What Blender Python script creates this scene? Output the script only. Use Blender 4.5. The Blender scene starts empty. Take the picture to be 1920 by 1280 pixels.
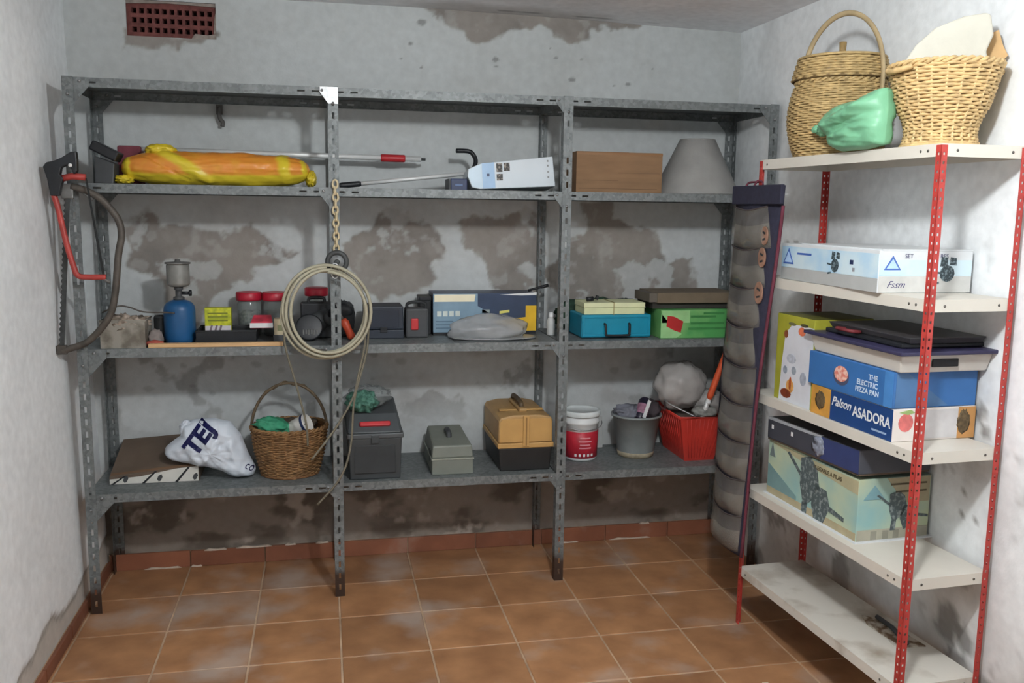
import bpy, bmesh, math, random
import numpy as np
from mathutils import Vector, Matrix, Euler, noise as mnoise
from mathutils.bvhtree import BVHTree

random.seed(7)
scene = bpy.context.scene
COL = scene.collection
PI = math.pi

# ------------------------------------------------------------------ camera
cam_d = bpy.data.cameras.new('camera')
cam = bpy.data.objects.new('camera', cam_d)
COL.objects.link(cam)
scene.camera = cam
cam_d.sensor_width = 36.0
cam_d.lens = 36.0 * 1684.8 / 1920.0
cam_d.clip_start = 0.05
YAW, PITCH, ROLL = 0.2067, -0.1455, 0.0136
fw = Vector((math.sin(YAW) * math.cos(PITCH), math.cos(YAW) * math.cos(PITCH), math.sin(PITCH)))
rt = Vector((math.cos(YAW), -math.sin(YAW), 0))
up = rt.cross(fw)
r2 = rt * math.cos(ROLL) + up * math.sin(ROLL)
u2 = up * math.cos(ROLL) - rt * math.sin(ROLL)
mw = Matrix((r2, u2, -fw)).transposed().to_4x4()
mw.translation = Vector((0.921, -3.6936, 1.6362))
cam.matrix_world = mw

# ------------------------------------------------------------------ world, light, exposure
world = bpy.data.worlds.new('world')
scene.world = world
world.use_nodes = True
world.node_tree.nodes['Background'].inputs[0].default_value = (0.02, 0.02, 0.022, 1)
world.node_tree.nodes['Background'].inputs[1].default_value = 1.0

lamp_d = bpy.data.lights.new('ceiling_bulb', 'POINT')      # the bare bulb of the store room, above the frame
lamp_d.energy = 101.0
lamp_d.shadow_soft_size = 0.07
lamp_d.color = (0.965, 1.0, 1.015)
lamp = bpy.data.objects.new('ceiling_bulb', lamp_d)
lamp.location = (1.57, -2.43, 2.36)
COL.objects.link(lamp)

vs = scene.view_settings
vs.view_transform = 'Standard'
vs.look = 'None'
vs.exposure = 0.0
vs.gamma = 1.0
vs.use_curve_mapping = False

# ------------------------------------------------------------------ materials
def lin(c):
    o = []
    for x in c[:3]:
        x = x / 255.0
        o.append(x / 12.92 if x <= 0.04045 else ((x + 0.055) / 1.055) ** 2.4)
    return (o[0], o[1], o[2], 1.0)

MATS = {}
def mat(name, col, rough=0.6, metal=0.0, var=0.12, scale=14.0, bump=0.0, bscale=80.0, spec=0.4,
        trans=0.0, alpha=1.0, col2=None, thresh=None, sheen=0.0, coord='Object', stretch=None):
    """procedural principled material: base colour modulated by noise, optional second colour, optional bump"""
    if name in MATS:
        return MATS[name]
    m = bpy.data.materials.new(name)
    m.use_nodes = True
    nt = m.node_tree
    b = nt.nodes['Principled BSDF']
    c = lin(col)
    tc = nt.nodes.new('ShaderNodeTexCoord')
    src = tc.outputs[coord]
    if stretch:
        mp = nt.nodes.new('ShaderNodeMapping')
        mp.inputs['Scale'].default_value = stretch
        nt.links.new(src, mp.inputs['Vector'])
        src = mp.outputs['Vector']
    n = nt.nodes.new('ShaderNodeTexNoise')
    n.inputs['Scale'].default_value = scale
    n.inputs['Detail'].default_value = 5
    nt.links.new(src, n.inputs['Vector'])
    ramp = nt.nodes.new('ShaderNodeValToRGB')
    if col2 is None:
        lo = tuple(max(0.0, x * (1 - var)) for x in c[:3]) + (1,)
        hi = tuple(min(1.0, x * (1 + var)) for x in c[:3]) + (1,)
        ramp.color_ramp.elements[0].position = 0.32
        ramp.color_ramp.elements[1].position = 0.68
    else:
        lo, hi = c, lin(col2)
        t = thresh if thresh else (0.42, 0.58)
        ramp.color_ramp.elements[0].position = t[0]
        ramp.color_ramp.elements[1].position = t[1]
    ramp.color_ramp.elements[0].color = lo
    ramp.color_ramp.elements[1].color = hi
    nt.links.new(n.outputs['Fac'], ramp.inputs['Fac'])
    nt.links.new(ramp.outputs['Color'], b.inputs['Base Color'])
    b.inputs['Roughness'].default_value = rough
    b.inputs['Metallic'].default_value = metal
    b.inputs['Specular IOR Level'].default_value = spec
    b.inputs['Transmission Weight'].default_value = trans
    b.inputs['Alpha'].default_value = alpha
    if bump > 0:
        n2 = nt.nodes.new('ShaderNodeTexNoise')
        n2.inputs['Scale'].default_value = bscale
        n2.inputs['Detail'].default_value = 4
        nt.links.new(src, n2.inputs['Vector'])
        bp = nt.nodes.new('ShaderNodeBump')
        bp.inputs['Strength'].default_value = bump
        bp.inputs['Distance'].default_value = 0.004
        nt.links.new(n2.outputs['Fac'], bp.inputs['Height'])
        nt.links.new(bp.outputs['Normal'], b.inputs['Normal'])
    MATS[name] = m
    return m

def attr_mat(name, rough=0.9, bump=0.25, bscale=120.0):
    """plaster: colour of paint, bare plaster and stains comes from the mesh attribute, grain from noise"""
    if name in MATS:
        return MATS[name]
    m = bpy.data.materials.new(name)
    m.use_nodes = True
    nt = m.node_tree
    b = nt.nodes['Principled BSDF']
    a = nt.nodes.new('ShaderNodeAttribute')
    a.attribute_name = 'wear'
    tc = nt.nodes.new('ShaderNodeTexCoord')
    n = nt.nodes.new('ShaderNodeTexNoise')
    n.inputs['Scale'].default_value = 26
    n.inputs['Detail'].default_value = 6
    nt.links.new(tc.outputs['Object'], n.inputs['Vector'])
    mr = nt.nodes.new('ShaderNodeMapRange')
    mr.inputs['From Min'].default_value = 0.3
    mr.inputs['From Max'].default_value = 0.7
    mr.inputs['To Min'].default_value = 0.93
    mr.inputs['To Max'].default_value = 1.05
    nt.links.new(n.outputs['Fac'], mr.inputs['Value'])
    mx = nt.nodes.new('ShaderNodeVectorMath')
    mx.operation = 'SCALE'
    nt.links.new(a.outputs['Color'], mx.inputs[0])
    nt.links.new(mr.outputs['Result'], mx.inputs['Scale'])
    nt.links.new(mx.outputs['Vector'], b.inputs['Base Color'])
    b.inputs['Roughness'].default_value = rough
    b.inputs['Specular IOR Level'].default_value = 0.15
    n2 = nt.nodes.new('ShaderNodeTexNoise')
    n2.inputs['Scale'].default_value = bscale
    n2.inputs['Detail'].default_value = 5
    nt.links.new(tc.outputs['Object'], n2.inputs['Vector'])
    bp = nt.nodes.new('ShaderNodeBump')
    bp.inputs['Strength'].default_value = bump
    bp.inputs['Distance'].default_value = 0.003
    nt.links.new(n2.outputs['Fac'], bp.inputs['Height'])
    nt.links.new(bp.outputs['Normal'], b.inputs['Normal'])
    MATS[name] = m
    return m

# ------------------------------------------------------------------ mesh builder
class MB:
    def __init__(self):
        self.v = []; self.f = []; self.s = []
    def add(self, vs_, fs_, smooth=False, M=None):
        o = len(self.v)
        if M is not None:
            vs_ = [tuple(M @ Vector(p)) for p in vs_]
        self.v += [tuple(p) for p in vs_]
        self.f += [tuple(i + o for i in f) for f in fs_]
        self.s += [smooth] * len(fs_)
        return self
    def box(self, x0, x1, y0, y1, z0, z1, M=None):
        return self.add([(x0, y0, z0), (x1, y0, z0), (x1, y1, z0), (x0, y1, z0), (x0, y0, z1), (x1, y0, z1), (x1, y1, z1), (x0, y1, z1)],
                        [(0, 3, 2, 1), (4, 5, 6, 7), (0, 1, 5, 4), (1, 2, 6, 5), (2, 3, 7, 6), (3, 0, 4, 7)], False, M)
    def hexa(self, p, M=None):        # 8 corners: bottom 4 ccw, top 4 ccw
        return self.add(p, [(0, 3, 2, 1), (4, 5, 6, 7), (0, 1, 5, 4), (1, 2, 6, 5), (2, 3, 7, 6), (3, 0, 4, 7)], False, M)
    def prism(self, poly, a, b, axis='y', M=None, smooth=False):
        """poly: list of 2-D points; axis 'y': (x,z) extruded in y; 'x': (y,z) in x; 'z': (x,y) in z"""
        n = len(poly)
        def P(q, t):
            return {'y': (q[0], t, q[1]), 'x': (t, q[0], q[1]), 'z': (q[0], q[1], t)}[axis]
        vs_ = [P(q, a) for q in poly] + [P(q, b) for q in poly]
        fs_ = [tuple(range(n)), tuple(range(2 * n - 1, n - 1, -1))]
        for i in range(n):
            j = (i + 1) % n
            fs_.append((i, i + n, j + n, j))
        return self.add(vs_, fs_, smooth, M)
    def tube(self, pts, r, n=8, closed=False, M=None, flat=1.0):
        pts = [Vector(p) for p in pts]
        k = len(pts)
        rr = r if isinstance(r, (list, tuple)) else [r] * k
        T = []
        for i in range(k):
            a = pts[(i - 1) % k] if closed or i > 0 else pts[0]
            b = pts[(i + 1) % k] if closed or i < k - 1 else pts[-1]
            d = (b - a)
            T.append(d.normalized() if d.length > 1e-9 else Vector((0, 0, 1)))
        ref = Vector((0, 0, 1)) if abs(T[0].z) < 0.9 else Vector((1, 0, 0))
        N = T[0].cross(ref).normalized()
        vs_, fs_ = [], []
        for i in range(k):
            N = (N - T[i] * N.dot(T[i])).normalized()
            B = T[i].cross(N)
            for j in range(n):
                t = 2 * PI * j / n
                vs_.append(tuple(pts[i] + N * math.cos(t) * rr[i] + B * math.sin(t) * rr[i] * flat))
        m = k if closed else k - 1
        for i in range(m):
            i2 = (i + 1) % k
            for j in range(n):
                j2 = (j + 1) % n
                fs_.append((i * n + j, i2 * n + j, i2 * n + j2, i * n + j2))
        if not closed:
            fs_.append(tuple(range(n)))
            fs_.append(tuple((k - 1) * n + j for j in range(n - 1, -1, -1)))
        return self.add(vs_, fs_, True, M)
    def lathe(self, prof, n=28, M=None, sx=1.0, sy=1.0, wob=0.0):
        vs_, fs_ = [], []
        k = len(prof)
        for i, (r, z) in enumerate(prof):
            for j in range(n):
                t = 2 * PI * j / n
                w = 1 + wob * math.sin(3 * t + i * 0.4)
                vs_.append((r * w * math.cos(t) * sx, r * w * math.sin(t) * sy, z))
        for i in range(k - 1):
            for j in range(n):
                j2 = (j + 1) % n
                fs_.append((i * n + j, i * n + j2, (i + 1) * n + j2, (i + 1) * n + j))
        return self.add(vs_, fs_, True, M)
    def plate(self, us, vs_, keep, t, M=None):
        """sheet of thickness t in the local x-z plane (front at y=0, back at y=t), cells dropped where keep is false"""
        nu, nv = len(us) - 1, len(vs_) - 1
        idx = {}; V = []; F = []
        def vid(i, j, b):
            key = (i, j, b)
            if key not in idx:
                idx[key] = len(V); V.append((us[i], t if b else 0.0, vs_[j]))
            return idx[key]
        K = [[keep(i, j) for j in range(nv)] for i in range(nu)]
        def g(i, j):
            return 0 <= i < nu and 0 <= j < nv and K[i][j]
        for i in range(nu):
            for j in range(nv):
                if not K[i][j]: continue
                F.append((vid(i, j, 0), vid(i + 1, j, 0), vid(i + 1, j + 1, 0), vid(i, j + 1, 0)))
                F.append((vid(i, j, 1), vid(i, j + 1, 1), vid(i + 1, j + 1, 1), vid(i + 1, j, 1)))
                if not g(i - 1, j): F.append((vid(i, j, 0), vid(i, j + 1, 0), vid(i, j + 1, 1), vid(i, j, 1)))
                if not g(i + 1, j): F.append((vid(i + 1, j, 0), vid(i + 1, j, 1), vid(i + 1, j + 1, 1), vid(i + 1, j + 1, 0)))
                if not g(i, j - 1): F.append((vid(i, j, 0), vid(i, j, 1), vid(i + 1, j, 1), vid(i + 1, j, 0)))
                if not g(i, j + 1): F.append((vid(i, j + 1, 0), vid(i + 1, j + 1, 0), vid(i + 1, j + 1, 1), vid(i, j + 1, 1)))
        return self.add(V, F, False, M)
    def ribbon(self, pts, nrm, w, t):
        """flat strap along pts, nrm = outward normals, w = half width (number or list), t = thickness"""
        k = len(pts); V = []; F = []
        for i in range(k):
            p = Vector(pts[i]); n = Vector(nrm[i]).normalized()
            d = (Vector(pts[min(i + 1, k - 1)]) - Vector(pts[max(i - 1, 0)])).normalized()
            s = d.cross(n).normalized()
            ww = w[i] if isinstance(w, (list, tuple)) else w
            V += [tuple(p - s * ww), tuple(p + n * t * 1.6), tuple(p + s * ww), tuple(p - n * t)]
        for i in range(k - 1):
            for j in range(4):
                j2 = (j + 1) % 4
                F.append((i * 4 + j, i * 4 + j2, i * 4 + 4 + j2, i * 4 + 4 + j))
        F += [(3, 2, 1, 0), tuple((k - 1) * 4 + j for j in range(4))]
        return self.add(V, F, True)
    def blob(self, c, s, sub=4, amp=0.1, freq=3.0, seed=0, p=2.0, ridge=0.0, floor=None, pinch=None):
        """crumpled closed form: superellipsoid of half sizes s about c, noise folds, flattened at z=floor"""
        bm = bmesh.new()
        bmesh.ops.create_icosphere(bm, subdivisions=sub, radius=1.0)
        V = []
        for v in bm.verts:
            d = v.co.normalized()
            k = (abs(d.x) ** p + abs(d.y) ** p + abs(d.z) ** p) ** (-1.0 / p)
            q = Vector((d.x * freq + seed * 7.3, d.y * freq, d.z * freq))
            f = mnoise.fractal(q, 1.0, 2.0, 4)
            g = 1 - abs(mnoise.noise(q * 1.7 + Vector((3, 5, 1)))) * 2
            r = k * (1 + amp * f + ridge * g)
            P = Vector((d.x * r * s[0], d.y * r * s[1], d.z * r * s[2])) + Vector(c)
            if pinch: P = pinch(P)
            if floor is not None and P.z < floor: P.z = floor
            V.append(tuple(P))
        bm.verts.index_update()
        F = [tuple(x.index for x in f.verts) for f in bm.faces]
        bm.free()
        return self.add(V, F, True)
    def pillow(self, poly, c, D, flip='y', wr=.25, fq=9.0, seed=0, nr=18, na=112, st=(1.0, 1.0), floor=None):
        """soft bag from a star-shaped outline: poly in (u,z), c its centre, D half depth; wrinkles run out from the centre"""
        n = len(poly); R = []
        for k in range(na):
            a = 2 * PI * k / na; dx, dz = math.cos(a), math.sin(a); best = 0.01
            for i in range(n):
                ax, az = poly[i][0] - c[0], poly[i][1] - c[1]; bx, bz = poly[(i + 1) % n][0] - c[0], poly[(i + 1) % n][1] - c[1]
                ex, ez = bx - ax, bz - az; den = dx * ez - dz * ex
                if abs(den) < 1e-9: continue
                t = (ax * ez - az * ex) / den; s_ = (ax * dz - az * dx) / den
                if t > 0 and -1e-6 <= s_ <= 1 + 1e-6: best = max(best, t)
            R.append(best)
        V = []; F = []
        for side in (-1, 1):
            for i in range(nr + 1):
                s_ = (i / nr) ** .8
                for k in range(na):
                    a = 2 * PI * k / na
                    x = c[0] + R[k] * s_ * math.cos(a); z = c[1] + R[k] * s_ * math.sin(a)
                    h = math.sqrt(max(0, 1 - s_ ** 2.6)) * D
                    gx, gz = x * fq * st[0], z * fq * st[1]
                    w_ = mnoise.fractal(Vector((gx + seed, gz, side * 3.0)), 1, 2, 4) + .8 * (abs(mnoise.noise(Vector((gx * 1.6 + gz * .7, gz * .9, seed + 9)))) - .25)
                    y = side * (h * (1 + wr * w_) + .0015)
                    if floor is not None: z = max(z, floor)
                    V.append((x, y, z) if flip == 'y' else (y, x, z))
        m_ = (nr + 1) * na
        for q in (0, 1):
            for i in range(nr):
                for k in range(na):
                    k2 = (k + 1) % na
                    F.append((q * m_ + i * na + k, q * m_ + i * na + k2, q * m_ + (i + 1) * na + k2, q * m_ + (i + 1) * na + k))
        for k in range(na):
            k2 = (k + 1) % na
            F.append((nr * na + k, nr * na + k2, m_ + nr * na + k2, m_ + nr * na + k))
        return self.add(V, F, True)
    def mesh(self, name):
        me = bpy.data.meshes.new(name)
        me.from_pydata(self.v, [], self.f)
        me.polygons.foreach_set('use_smooth', self.s)
        bm = bmesh.new(); bm.from_mesh(me)
        bmesh.ops.recalc_face_normals(bm, faces=bm.faces)
        bm.to_mesh(me); bm.free()
        me.update()
        return me

def obj(name, mb, m, parent=None, loc=(0, 0, 0), rot=(0, 0, 0), bevel=0.0, segs=2, kind=None, label=None):
    me = mb.mesh(name) if isinstance(mb, MB) else mb
    o = bpy.data.objects.new(name, me)
    COL.objects.link(o)
    if m is not None and len(me.materials) == 0:
        me.materials.append(m)
    o.parent = parent
    o.location = loc
    o.rotation_euler = rot
    if bevel > 0:
        bv = o.modifiers.new('edge', 'BEVEL')
        bv.width = bevel; bv.segments = segs; bv.limit_method = 'ANGLE'; bv.angle_limit = math.radians(35)
    if kind: o['kind'] = kind
    if label: o['label'] = label
    return o

def tag(o, label, cat, group=None):
    o['label'] = label; o['category'] = cat
    if group: o['group'] = group
    return o

def thing(name, label, cat, loc=(0, 0, 0), rotz=0.0, group=None, rot=None):
    o = bpy.data.objects.new(name, None)
    COL.objects.link(o)
    o.empty_display_size = 0.05
    o.location = loc
    o.rotation_euler = rot if rot else (0, 0, rotz)
    return tag(o, label, cat, group)

def text_mesh(s, size, extrude=0.0002, align='LEFT', shear=0.0, bold=0.0, sx=1.0):
    cu = bpy.data.curves.new('lettering', 'FONT')
    cu.body = s; cu.size = size; cu.extrude = extrude; cu.align_x = align; cu.resolution_u = 3; cu.shear = shear; cu.offset = bold
    t = bpy.data.objects.new('lettering_tmp', cu)
    COL.objects.link(t)
    dg = bpy.context.evaluated_depsgraph_get()
    me = bpy.data.meshes.new_from_object(t.evaluated_get(dg))
    bpy.data.objects.remove(t); bpy.data.curves.remove(cu)
    if sx != 1.0:
        for v in me.vertices: v.co.x *= sx
    me.name = 'lettering'
    return me

def text(s, size, m, parent, loc, rot=(PI / 2, 0, 0), **k):
    return obj('lettering', text_mesh(s, size, **k), m, parent, loc, rot)

FRONT = (PI / 2, 0, 0)            # lettering on a face that looks to -y
LEFT = (PI / 2, 0, -PI / 2)       # lettering on a face that looks to -x

def link_copy(o, parent, loc=None, rot=None):
    c = o.copy(); COL.objects.link(c); c.parent = parent
    if loc is not None: c.location = loc
    if rot is not None: c.rotation_euler = rot
    return c

def arc(cx, cz, rx, rz, a0, a1, n, y=0.0):
    return [(cx + rx * math.cos(a0 + (a1 - a0) * i / (n - 1)), y, cz + rz * math.sin(a0 + (a1 - a0) * i / (n - 1))) for i in range(n)]

def smooth_path(pts, n=6):
    """Catmull-Rom through the points"""
    P = [Vector(p) for p in pts]; out = []
    for i in range(len(P) - 1):
        p0 = P[max(i - 1, 0)]; p1 = P[i]; p2 = P[i + 1]; p3 = P[min(i + 2, len(P) - 1)]
        for k in range(n):
            t = k / n
            out.append(0.5 * ((2 * p1) + (p2 - p0) * t + (2 * p0 - 5 * p1 + 4 * p2 - p3) * t * t + (3 * p1 - p0 - 3 * p2 + p3) * t ** 3))
    out.append(P[-1])
    return out

# ------------------------------------------------------------------ the room
YW, XR, ZC, YF = 0.456, 2.890, 2.50, -5.0
def XL(z):                         # the old left wall leans: further in at the foot
    return -0.113 + 0.062 * np.clip(1 - z / 2.3, 0, 1)

def hash2(ix, iy, s):
    h = np.sin(ix * 127.1 + iy * 311.7 + s * 74.7) * 43758.5453
    return h - np.floor(h)
def vnoise(x, y, s=0):
    ix, iy = np.floor(x), np.floor(y)
    fx, fy = x - ix, y - iy
    fx = fx * fx * (3 - 2 * fx); fy = fy * fy * (3 - 2 * fy)
    a = hash2(ix, iy, s); b = hash2(ix + 1, iy, s); c = hash2(ix, iy + 1, s); d = hash2(ix + 1, iy + 1, s)
    return (a + (b - a) * fx) * (1 - fy) + (c + (d - c) * fx) * fy
def fbm(x, y, s=0, o=5):
    r = np.zeros_like(x); a = 0.5; t = 0
    for i in range(o):
        r += a * vnoise(x, y, s + i); t += a; x = x * 2.03; y = y * 2.03; a *= 0.5
    return r / t
def sstep(a, b, x):
    t = np.clip((x - a) / (b - a), 0, 1)
    return t * t * (3 - 2 * t)
def poly_sdf(x, y, poly):
    d = np.full(x.shape, 1e9); ins = np.zeros(x.shape, bool)
    n = len(poly)
    for i in range(n):
        ax, ay = poly[i]; bx, by = poly[(i + 1) % n]
        ex, ey = bx - ax, by - ay
        wx, wy = x - ax, y - ay
        t = np.clip((wx * ex + wy * ey) / (ex * ex + ey * ey), 0, 1)
        d = np.minimum(d, np.hypot(wx - ex * t, wy - ey * t))
        c = ((ay > y) != (by > y))
        if by != ay:
            c = c & (x < ax + (y - ay) * ex / (by - ay))
        ins ^= c
    return np.where(ins, -d, d)

def surface(name, U, V, pos, colour, m, keep=None):
    """gridded wall: pos(u,v)->xyz arrays, colour(u,v)->rgb (linear)"""
    u, v = np.meshgrid(U, V, indexing='ij')
    x, y, z = pos(u, v)
    nu, nv = len(U), len(V)
    co = np.stack([x, y, z], -1).reshape(-1, 3)
    i = np.arange(nu * nv).reshape(nu, nv)
    q = np.stack([i[:-1, :-1], i[1:, :-1], i[1:, 1:], i[:-1, 1:]], -1)
    if keep is not None:
        uc = (u[:-1, :-1] + u[1:, 1:]) / 2; vc = (v[:-1, :-1] + v[1:, 1:]) / 2
        q = q[keep(uc, vc)]
    q = q.reshape(-1, 4)
    me = bpy.data.meshes.new(name)
    me.vertices.add(len(co)); me.vertices.foreach_set('co', co.astype(np.float32).ravel())
    me.loops.add(q.size); me.loops.foreach_set('vertex_index', q.ravel().astype(np.int32))
    me.polygons.add(len(q)); me.polygons.foreach_set('loop_start', np.arange(0, q.size, 4, dtype=np.int32))
    me.polygons.foreach_set('use_smooth', np.ones(len(q), bool))
    me.update(calc_edges=True)
    a = me.attributes.new('wear', 'FLOAT_COLOR', 'POINT')
    rgb = colour(u, v).reshape(-1, 3)
    a.data.foreach_set('color', np.concatenate([rgb, np.ones((len(rgb), 1))], 1).astype(np.float32).ravel())
    o = obj(name, me, m)
    o['kind'] = 'structure'
    return o

def L3(c): return np.array(lin(c)[:3])
def mixc(A, B, t): return A * (1 - t[..., None]) + B * t[..., None]

PATCH = [
 [(0.067, 1.598), (0.176, 1.627), (0.238, 1.536), (0.359, 1.544), (0.491, 1.51), (0.605, 1.546), (0.673, 1.512), (0.717, 1.453), (0.81, 1.446), (0.762, 1.394), (0.623, 1.37), (0.599, 1.323), (0.507, 1.299), (0.437, 1.228), (0.389, 1.134), (0.363, 1.039), (0.277, 1.135), (0.218, 1.323), (0.089, 1.358), (0.075, 1.439)],
 [(1.117, 1.539), (1.166, 1.624), (1.238, 1.641), (1.31, 1.589), (1.384, 1.566), (1.445, 1.493), (1.483, 1.444), (1.445, 1.395), (1.403, 1.37), (1.433, 1.309), (1.285, 1.247), (1.187, 1.218), (1.091, 1.261), (1.02, 1.37), (0.998, 1.49)],
 [(1.519, 1.567), (1.581, 1.605), (1.732, 1.594), (1.846, 1.65), (1.911, 1.596), (1.95, 1.4), (1.931, 1.218), (1.736, 1.257), (1.659, 1.333), (1.646, 1.42), (1.557, 1.469)],
 [(2.112, 1.678), (2.263, 1.681), (2.273, 1.595), (2.36, 1.563), (2.51, 1.539), (2.557, 1.397), (2.68, 1.428), (2.738, 1.213), (2.566, 1.174), (2.103, 1.15), (2.0, 1.2), (1.96, 1.36), (2.069, 1.522), (2.168, 1.548)],
 [(1.337, 2.536), (1.42, 2.488), (1.504, 2.438), (1.533, 2.403), (1.613, 2.36), (1.679, 2.378), (1.71, 2.416), (1.809, 2.447), (1.895, 2.473), (1.971, 2.439), (2.053, 2.401), (2.137, 2.414), (2.153, 2.472), (2.225, 2.49), (2.35, 2.475), (2.419, 2.515), (2.12, 2.569)],
 [(0.113, 2.35), (0.496, 2.345), (0.44, 2.312), (0.321, 2.288), (0.13, 2.28)],
]
SPOTS = [(1.31, 2.36, .014), (1.27, 2.295, .011), (1.70, 2.31, .016), (2.06, 2.235, .015), (2.33, 2.225, .016), (1.36, 2.26, .007), (2.26, 2.215, .008),
         (1.98, 2.33, .010), (1.95, 2.37, .008), (2.10, 2.33, .008), (1.70, 2.28, .007), (1.36, 2.455, .022), (2.45, 2.30, .010), (1.26, 0.93, .034), (1.75, 0.98, .018), (1.66, 0.96, .012),
         (0.22, 0.87, .03), (0.34, 0.84, .02), (0.42, 0.80, .02), (0.15, 0.83, .022), (0.62, 0.93, .025), (0.72, 0.9, .02), (0.30, 0.93, .015), (2.42, 0.90, .05), (2.55, 0.95, .06), (2.3, 0.86, .04), (2.05, 0.80, .05), (1.13, 0.85, .02)]

def back_colour(u, v):
    wx = u + 0.035 * (fbm(u * 9, v * 9, 3) - 0.5) * 2
    wz = v + 0.035 * (fbm(u * 9, v * 9, 11) - 0.5) * 2
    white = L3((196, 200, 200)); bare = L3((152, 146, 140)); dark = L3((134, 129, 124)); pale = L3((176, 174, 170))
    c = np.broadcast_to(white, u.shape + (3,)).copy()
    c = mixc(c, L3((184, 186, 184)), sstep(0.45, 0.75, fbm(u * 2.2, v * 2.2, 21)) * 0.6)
    fine = fbm(u * 22, v * 22, 5)
    m = np.zeros_like(u)
    for k, p in enumerate(PATCH):
        d = poly_sdf(wx, wz, p) + 0.05 * (fine - 0.5)
        m = np.maximum(m, sstep(0.010, -0.010, d))
    # islands of paint left inside the bare patches
    isl = sstep(0.63, 0.69, fbm(u * 7.5, v * 7.5, 31)) * (v < 2.2)
    m = m * (1 - 0.65 * isl)
    bc = mixc(np.broadcast_to(bare, c.shape), dark, sstep(0.4, 0.7, fbm(u * 5, v * 5, 41)))
    bc = mixc(bc, pale, sstep(0.58, 0.72, fbm(u * 16, v * 16, 43)) * 0.5)
    c = mixc(c, bc, m)
    # damp foot of the wall
    foot = sstep(0.46, 0.40, v + 0.16 * (fbm(u * 4, v * 4, 51) - 0.5))
    fc = mixc(np.broadcast_to(L3((146, 137, 128)), c.shape), L3((108, 99, 90)), sstep(0.45, 0.62, fbm(u * 5, v * 8, 53)))
    fc = mixc(fc, L3((170, 160, 150)), sstep(0.58, 0.70, fbm(u * 9, v * 9, 57)))
    c = mixc(c, fc, foot)
    # scattered flakes and mould between
    fl = sstep(0.60, 0.67, fbm(u * 7, v * 7, 61)) * sstep(1.15, 0.98, v) * sstep(0.55, 0.8, v)
    c = mixc(c, L3((128, 124, 120)), fl * 0.55)
    for (x, z, r) in SPOTS:
        d = np.hypot(u - x, (v - z) * 1.5) * (1 + 0.9 * (fbm(u * 30, v * 30, 73) - 0.5)) + r * 1.3 * (fine - 0.5)
        c = mixc(c, L3((104, 102, 100)), sstep(r * 0.95, r * 0.45, d) * (0.6 if z > 2 else 0.28))
    c = mixc(c, L3((140, 133, 128)), sstep(0.55, 0.75, fbm(u * 3, v * 6, 67)) * sstep(1.25, 1.05, v) * 0.35)
    return c

def back_pos(u, v):
    wx = u + 0.035 * (fbm(u * 9, v * 9, 3) - 0.5) * 2
    wz = v + 0.035 * (fbm(u * 9, v * 9, 11) - 0.5) * 2
    fine = fbm(u * 22, v * 22, 5)
    m = np.zeros_like(u)
    for p in PATCH:
        m = np.maximum(m, sstep(0.010, -0.010, poly_sdf(wx, wz, p) + 0.05 * (fine - 0.5)))
    foot = sstep(0.46, 0.40, v + 0.16 * (fbm(u * 4, v * 4, 51) - 0.5))
    y = YW + 0.003 * np.maximum(m, foot * 0.7) + 0.004 * (fbm(u * 1.5, v * 1.5, 81) - 0.5) + 0.002 * (fine - 0.5) * np.maximum(m, foot)
    return u, y, v

BX0, BX1, BZ0, BZ1 = 0.128, 0.490, 2.334, 2.482
plaster = attr_mat('painted_plaster')
U = np.linspace(-0.13, 2.905, 434); V = np.linspace(0.0, 2.56, 366)
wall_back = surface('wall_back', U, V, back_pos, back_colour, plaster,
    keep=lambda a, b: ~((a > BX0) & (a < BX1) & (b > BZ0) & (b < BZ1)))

# hollow ventilation brick let into the back wall
m_brick = mat('brick_clay', (112, 66, 62), 0.9, var=0.3, scale=30, bump=0.4, bscale=150)
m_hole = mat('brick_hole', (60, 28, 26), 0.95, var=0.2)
mb = MB()
us = [0.0]; w = BX1 - BX0
n = 11
for i in range(n):
    c = 0.030 + i * (w - 0.060) / (n - 1)
    us += [c - 0.0095, c + 0.0095]
us.append(w)
vs_ = [0.0]; hgt = BZ1 - BZ0
for j in range(3):
    c = 0.030 + j * 0.038
    vs_ += [c - 0.0105, c + 0.0105]
vs_.append(hgt)
mb.plate(us, vs_, lambda i, j: not (i % 2 == 1 and j % 2 == 1), 0.06)
obj('brick', mb, m_brick, wall_back, (BX0, YW + 0.012, BZ0))
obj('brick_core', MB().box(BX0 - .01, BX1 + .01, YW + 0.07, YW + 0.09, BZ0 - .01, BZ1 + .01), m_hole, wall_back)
m_mortar = mat('mortar', (150, 140, 132), 0.95, var=0.25, scale=25, bump=0.5)
mb = MB().prism([(0.385, 2.334), (0.490, 2.334), (0.490, 2.36), (0.45, 2.352), (0.40, 2.356)], YW + 0.004, YW + 0.03)
mb.prism([(0.128, 2.482), (0.490, 2.482), (0.490, 2.468), (0.30, 2.474), (0.128, 2.466)], YW + 0.004, YW + 0.03)
mb.prism([(0.476, 2.36), (0.490, 2.36), (0.490, 2.47), (0.482, 2.43)], YW + 0.004, YW + 0.03)
obj('mortar', mb, m_mortar, wall_back)

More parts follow.
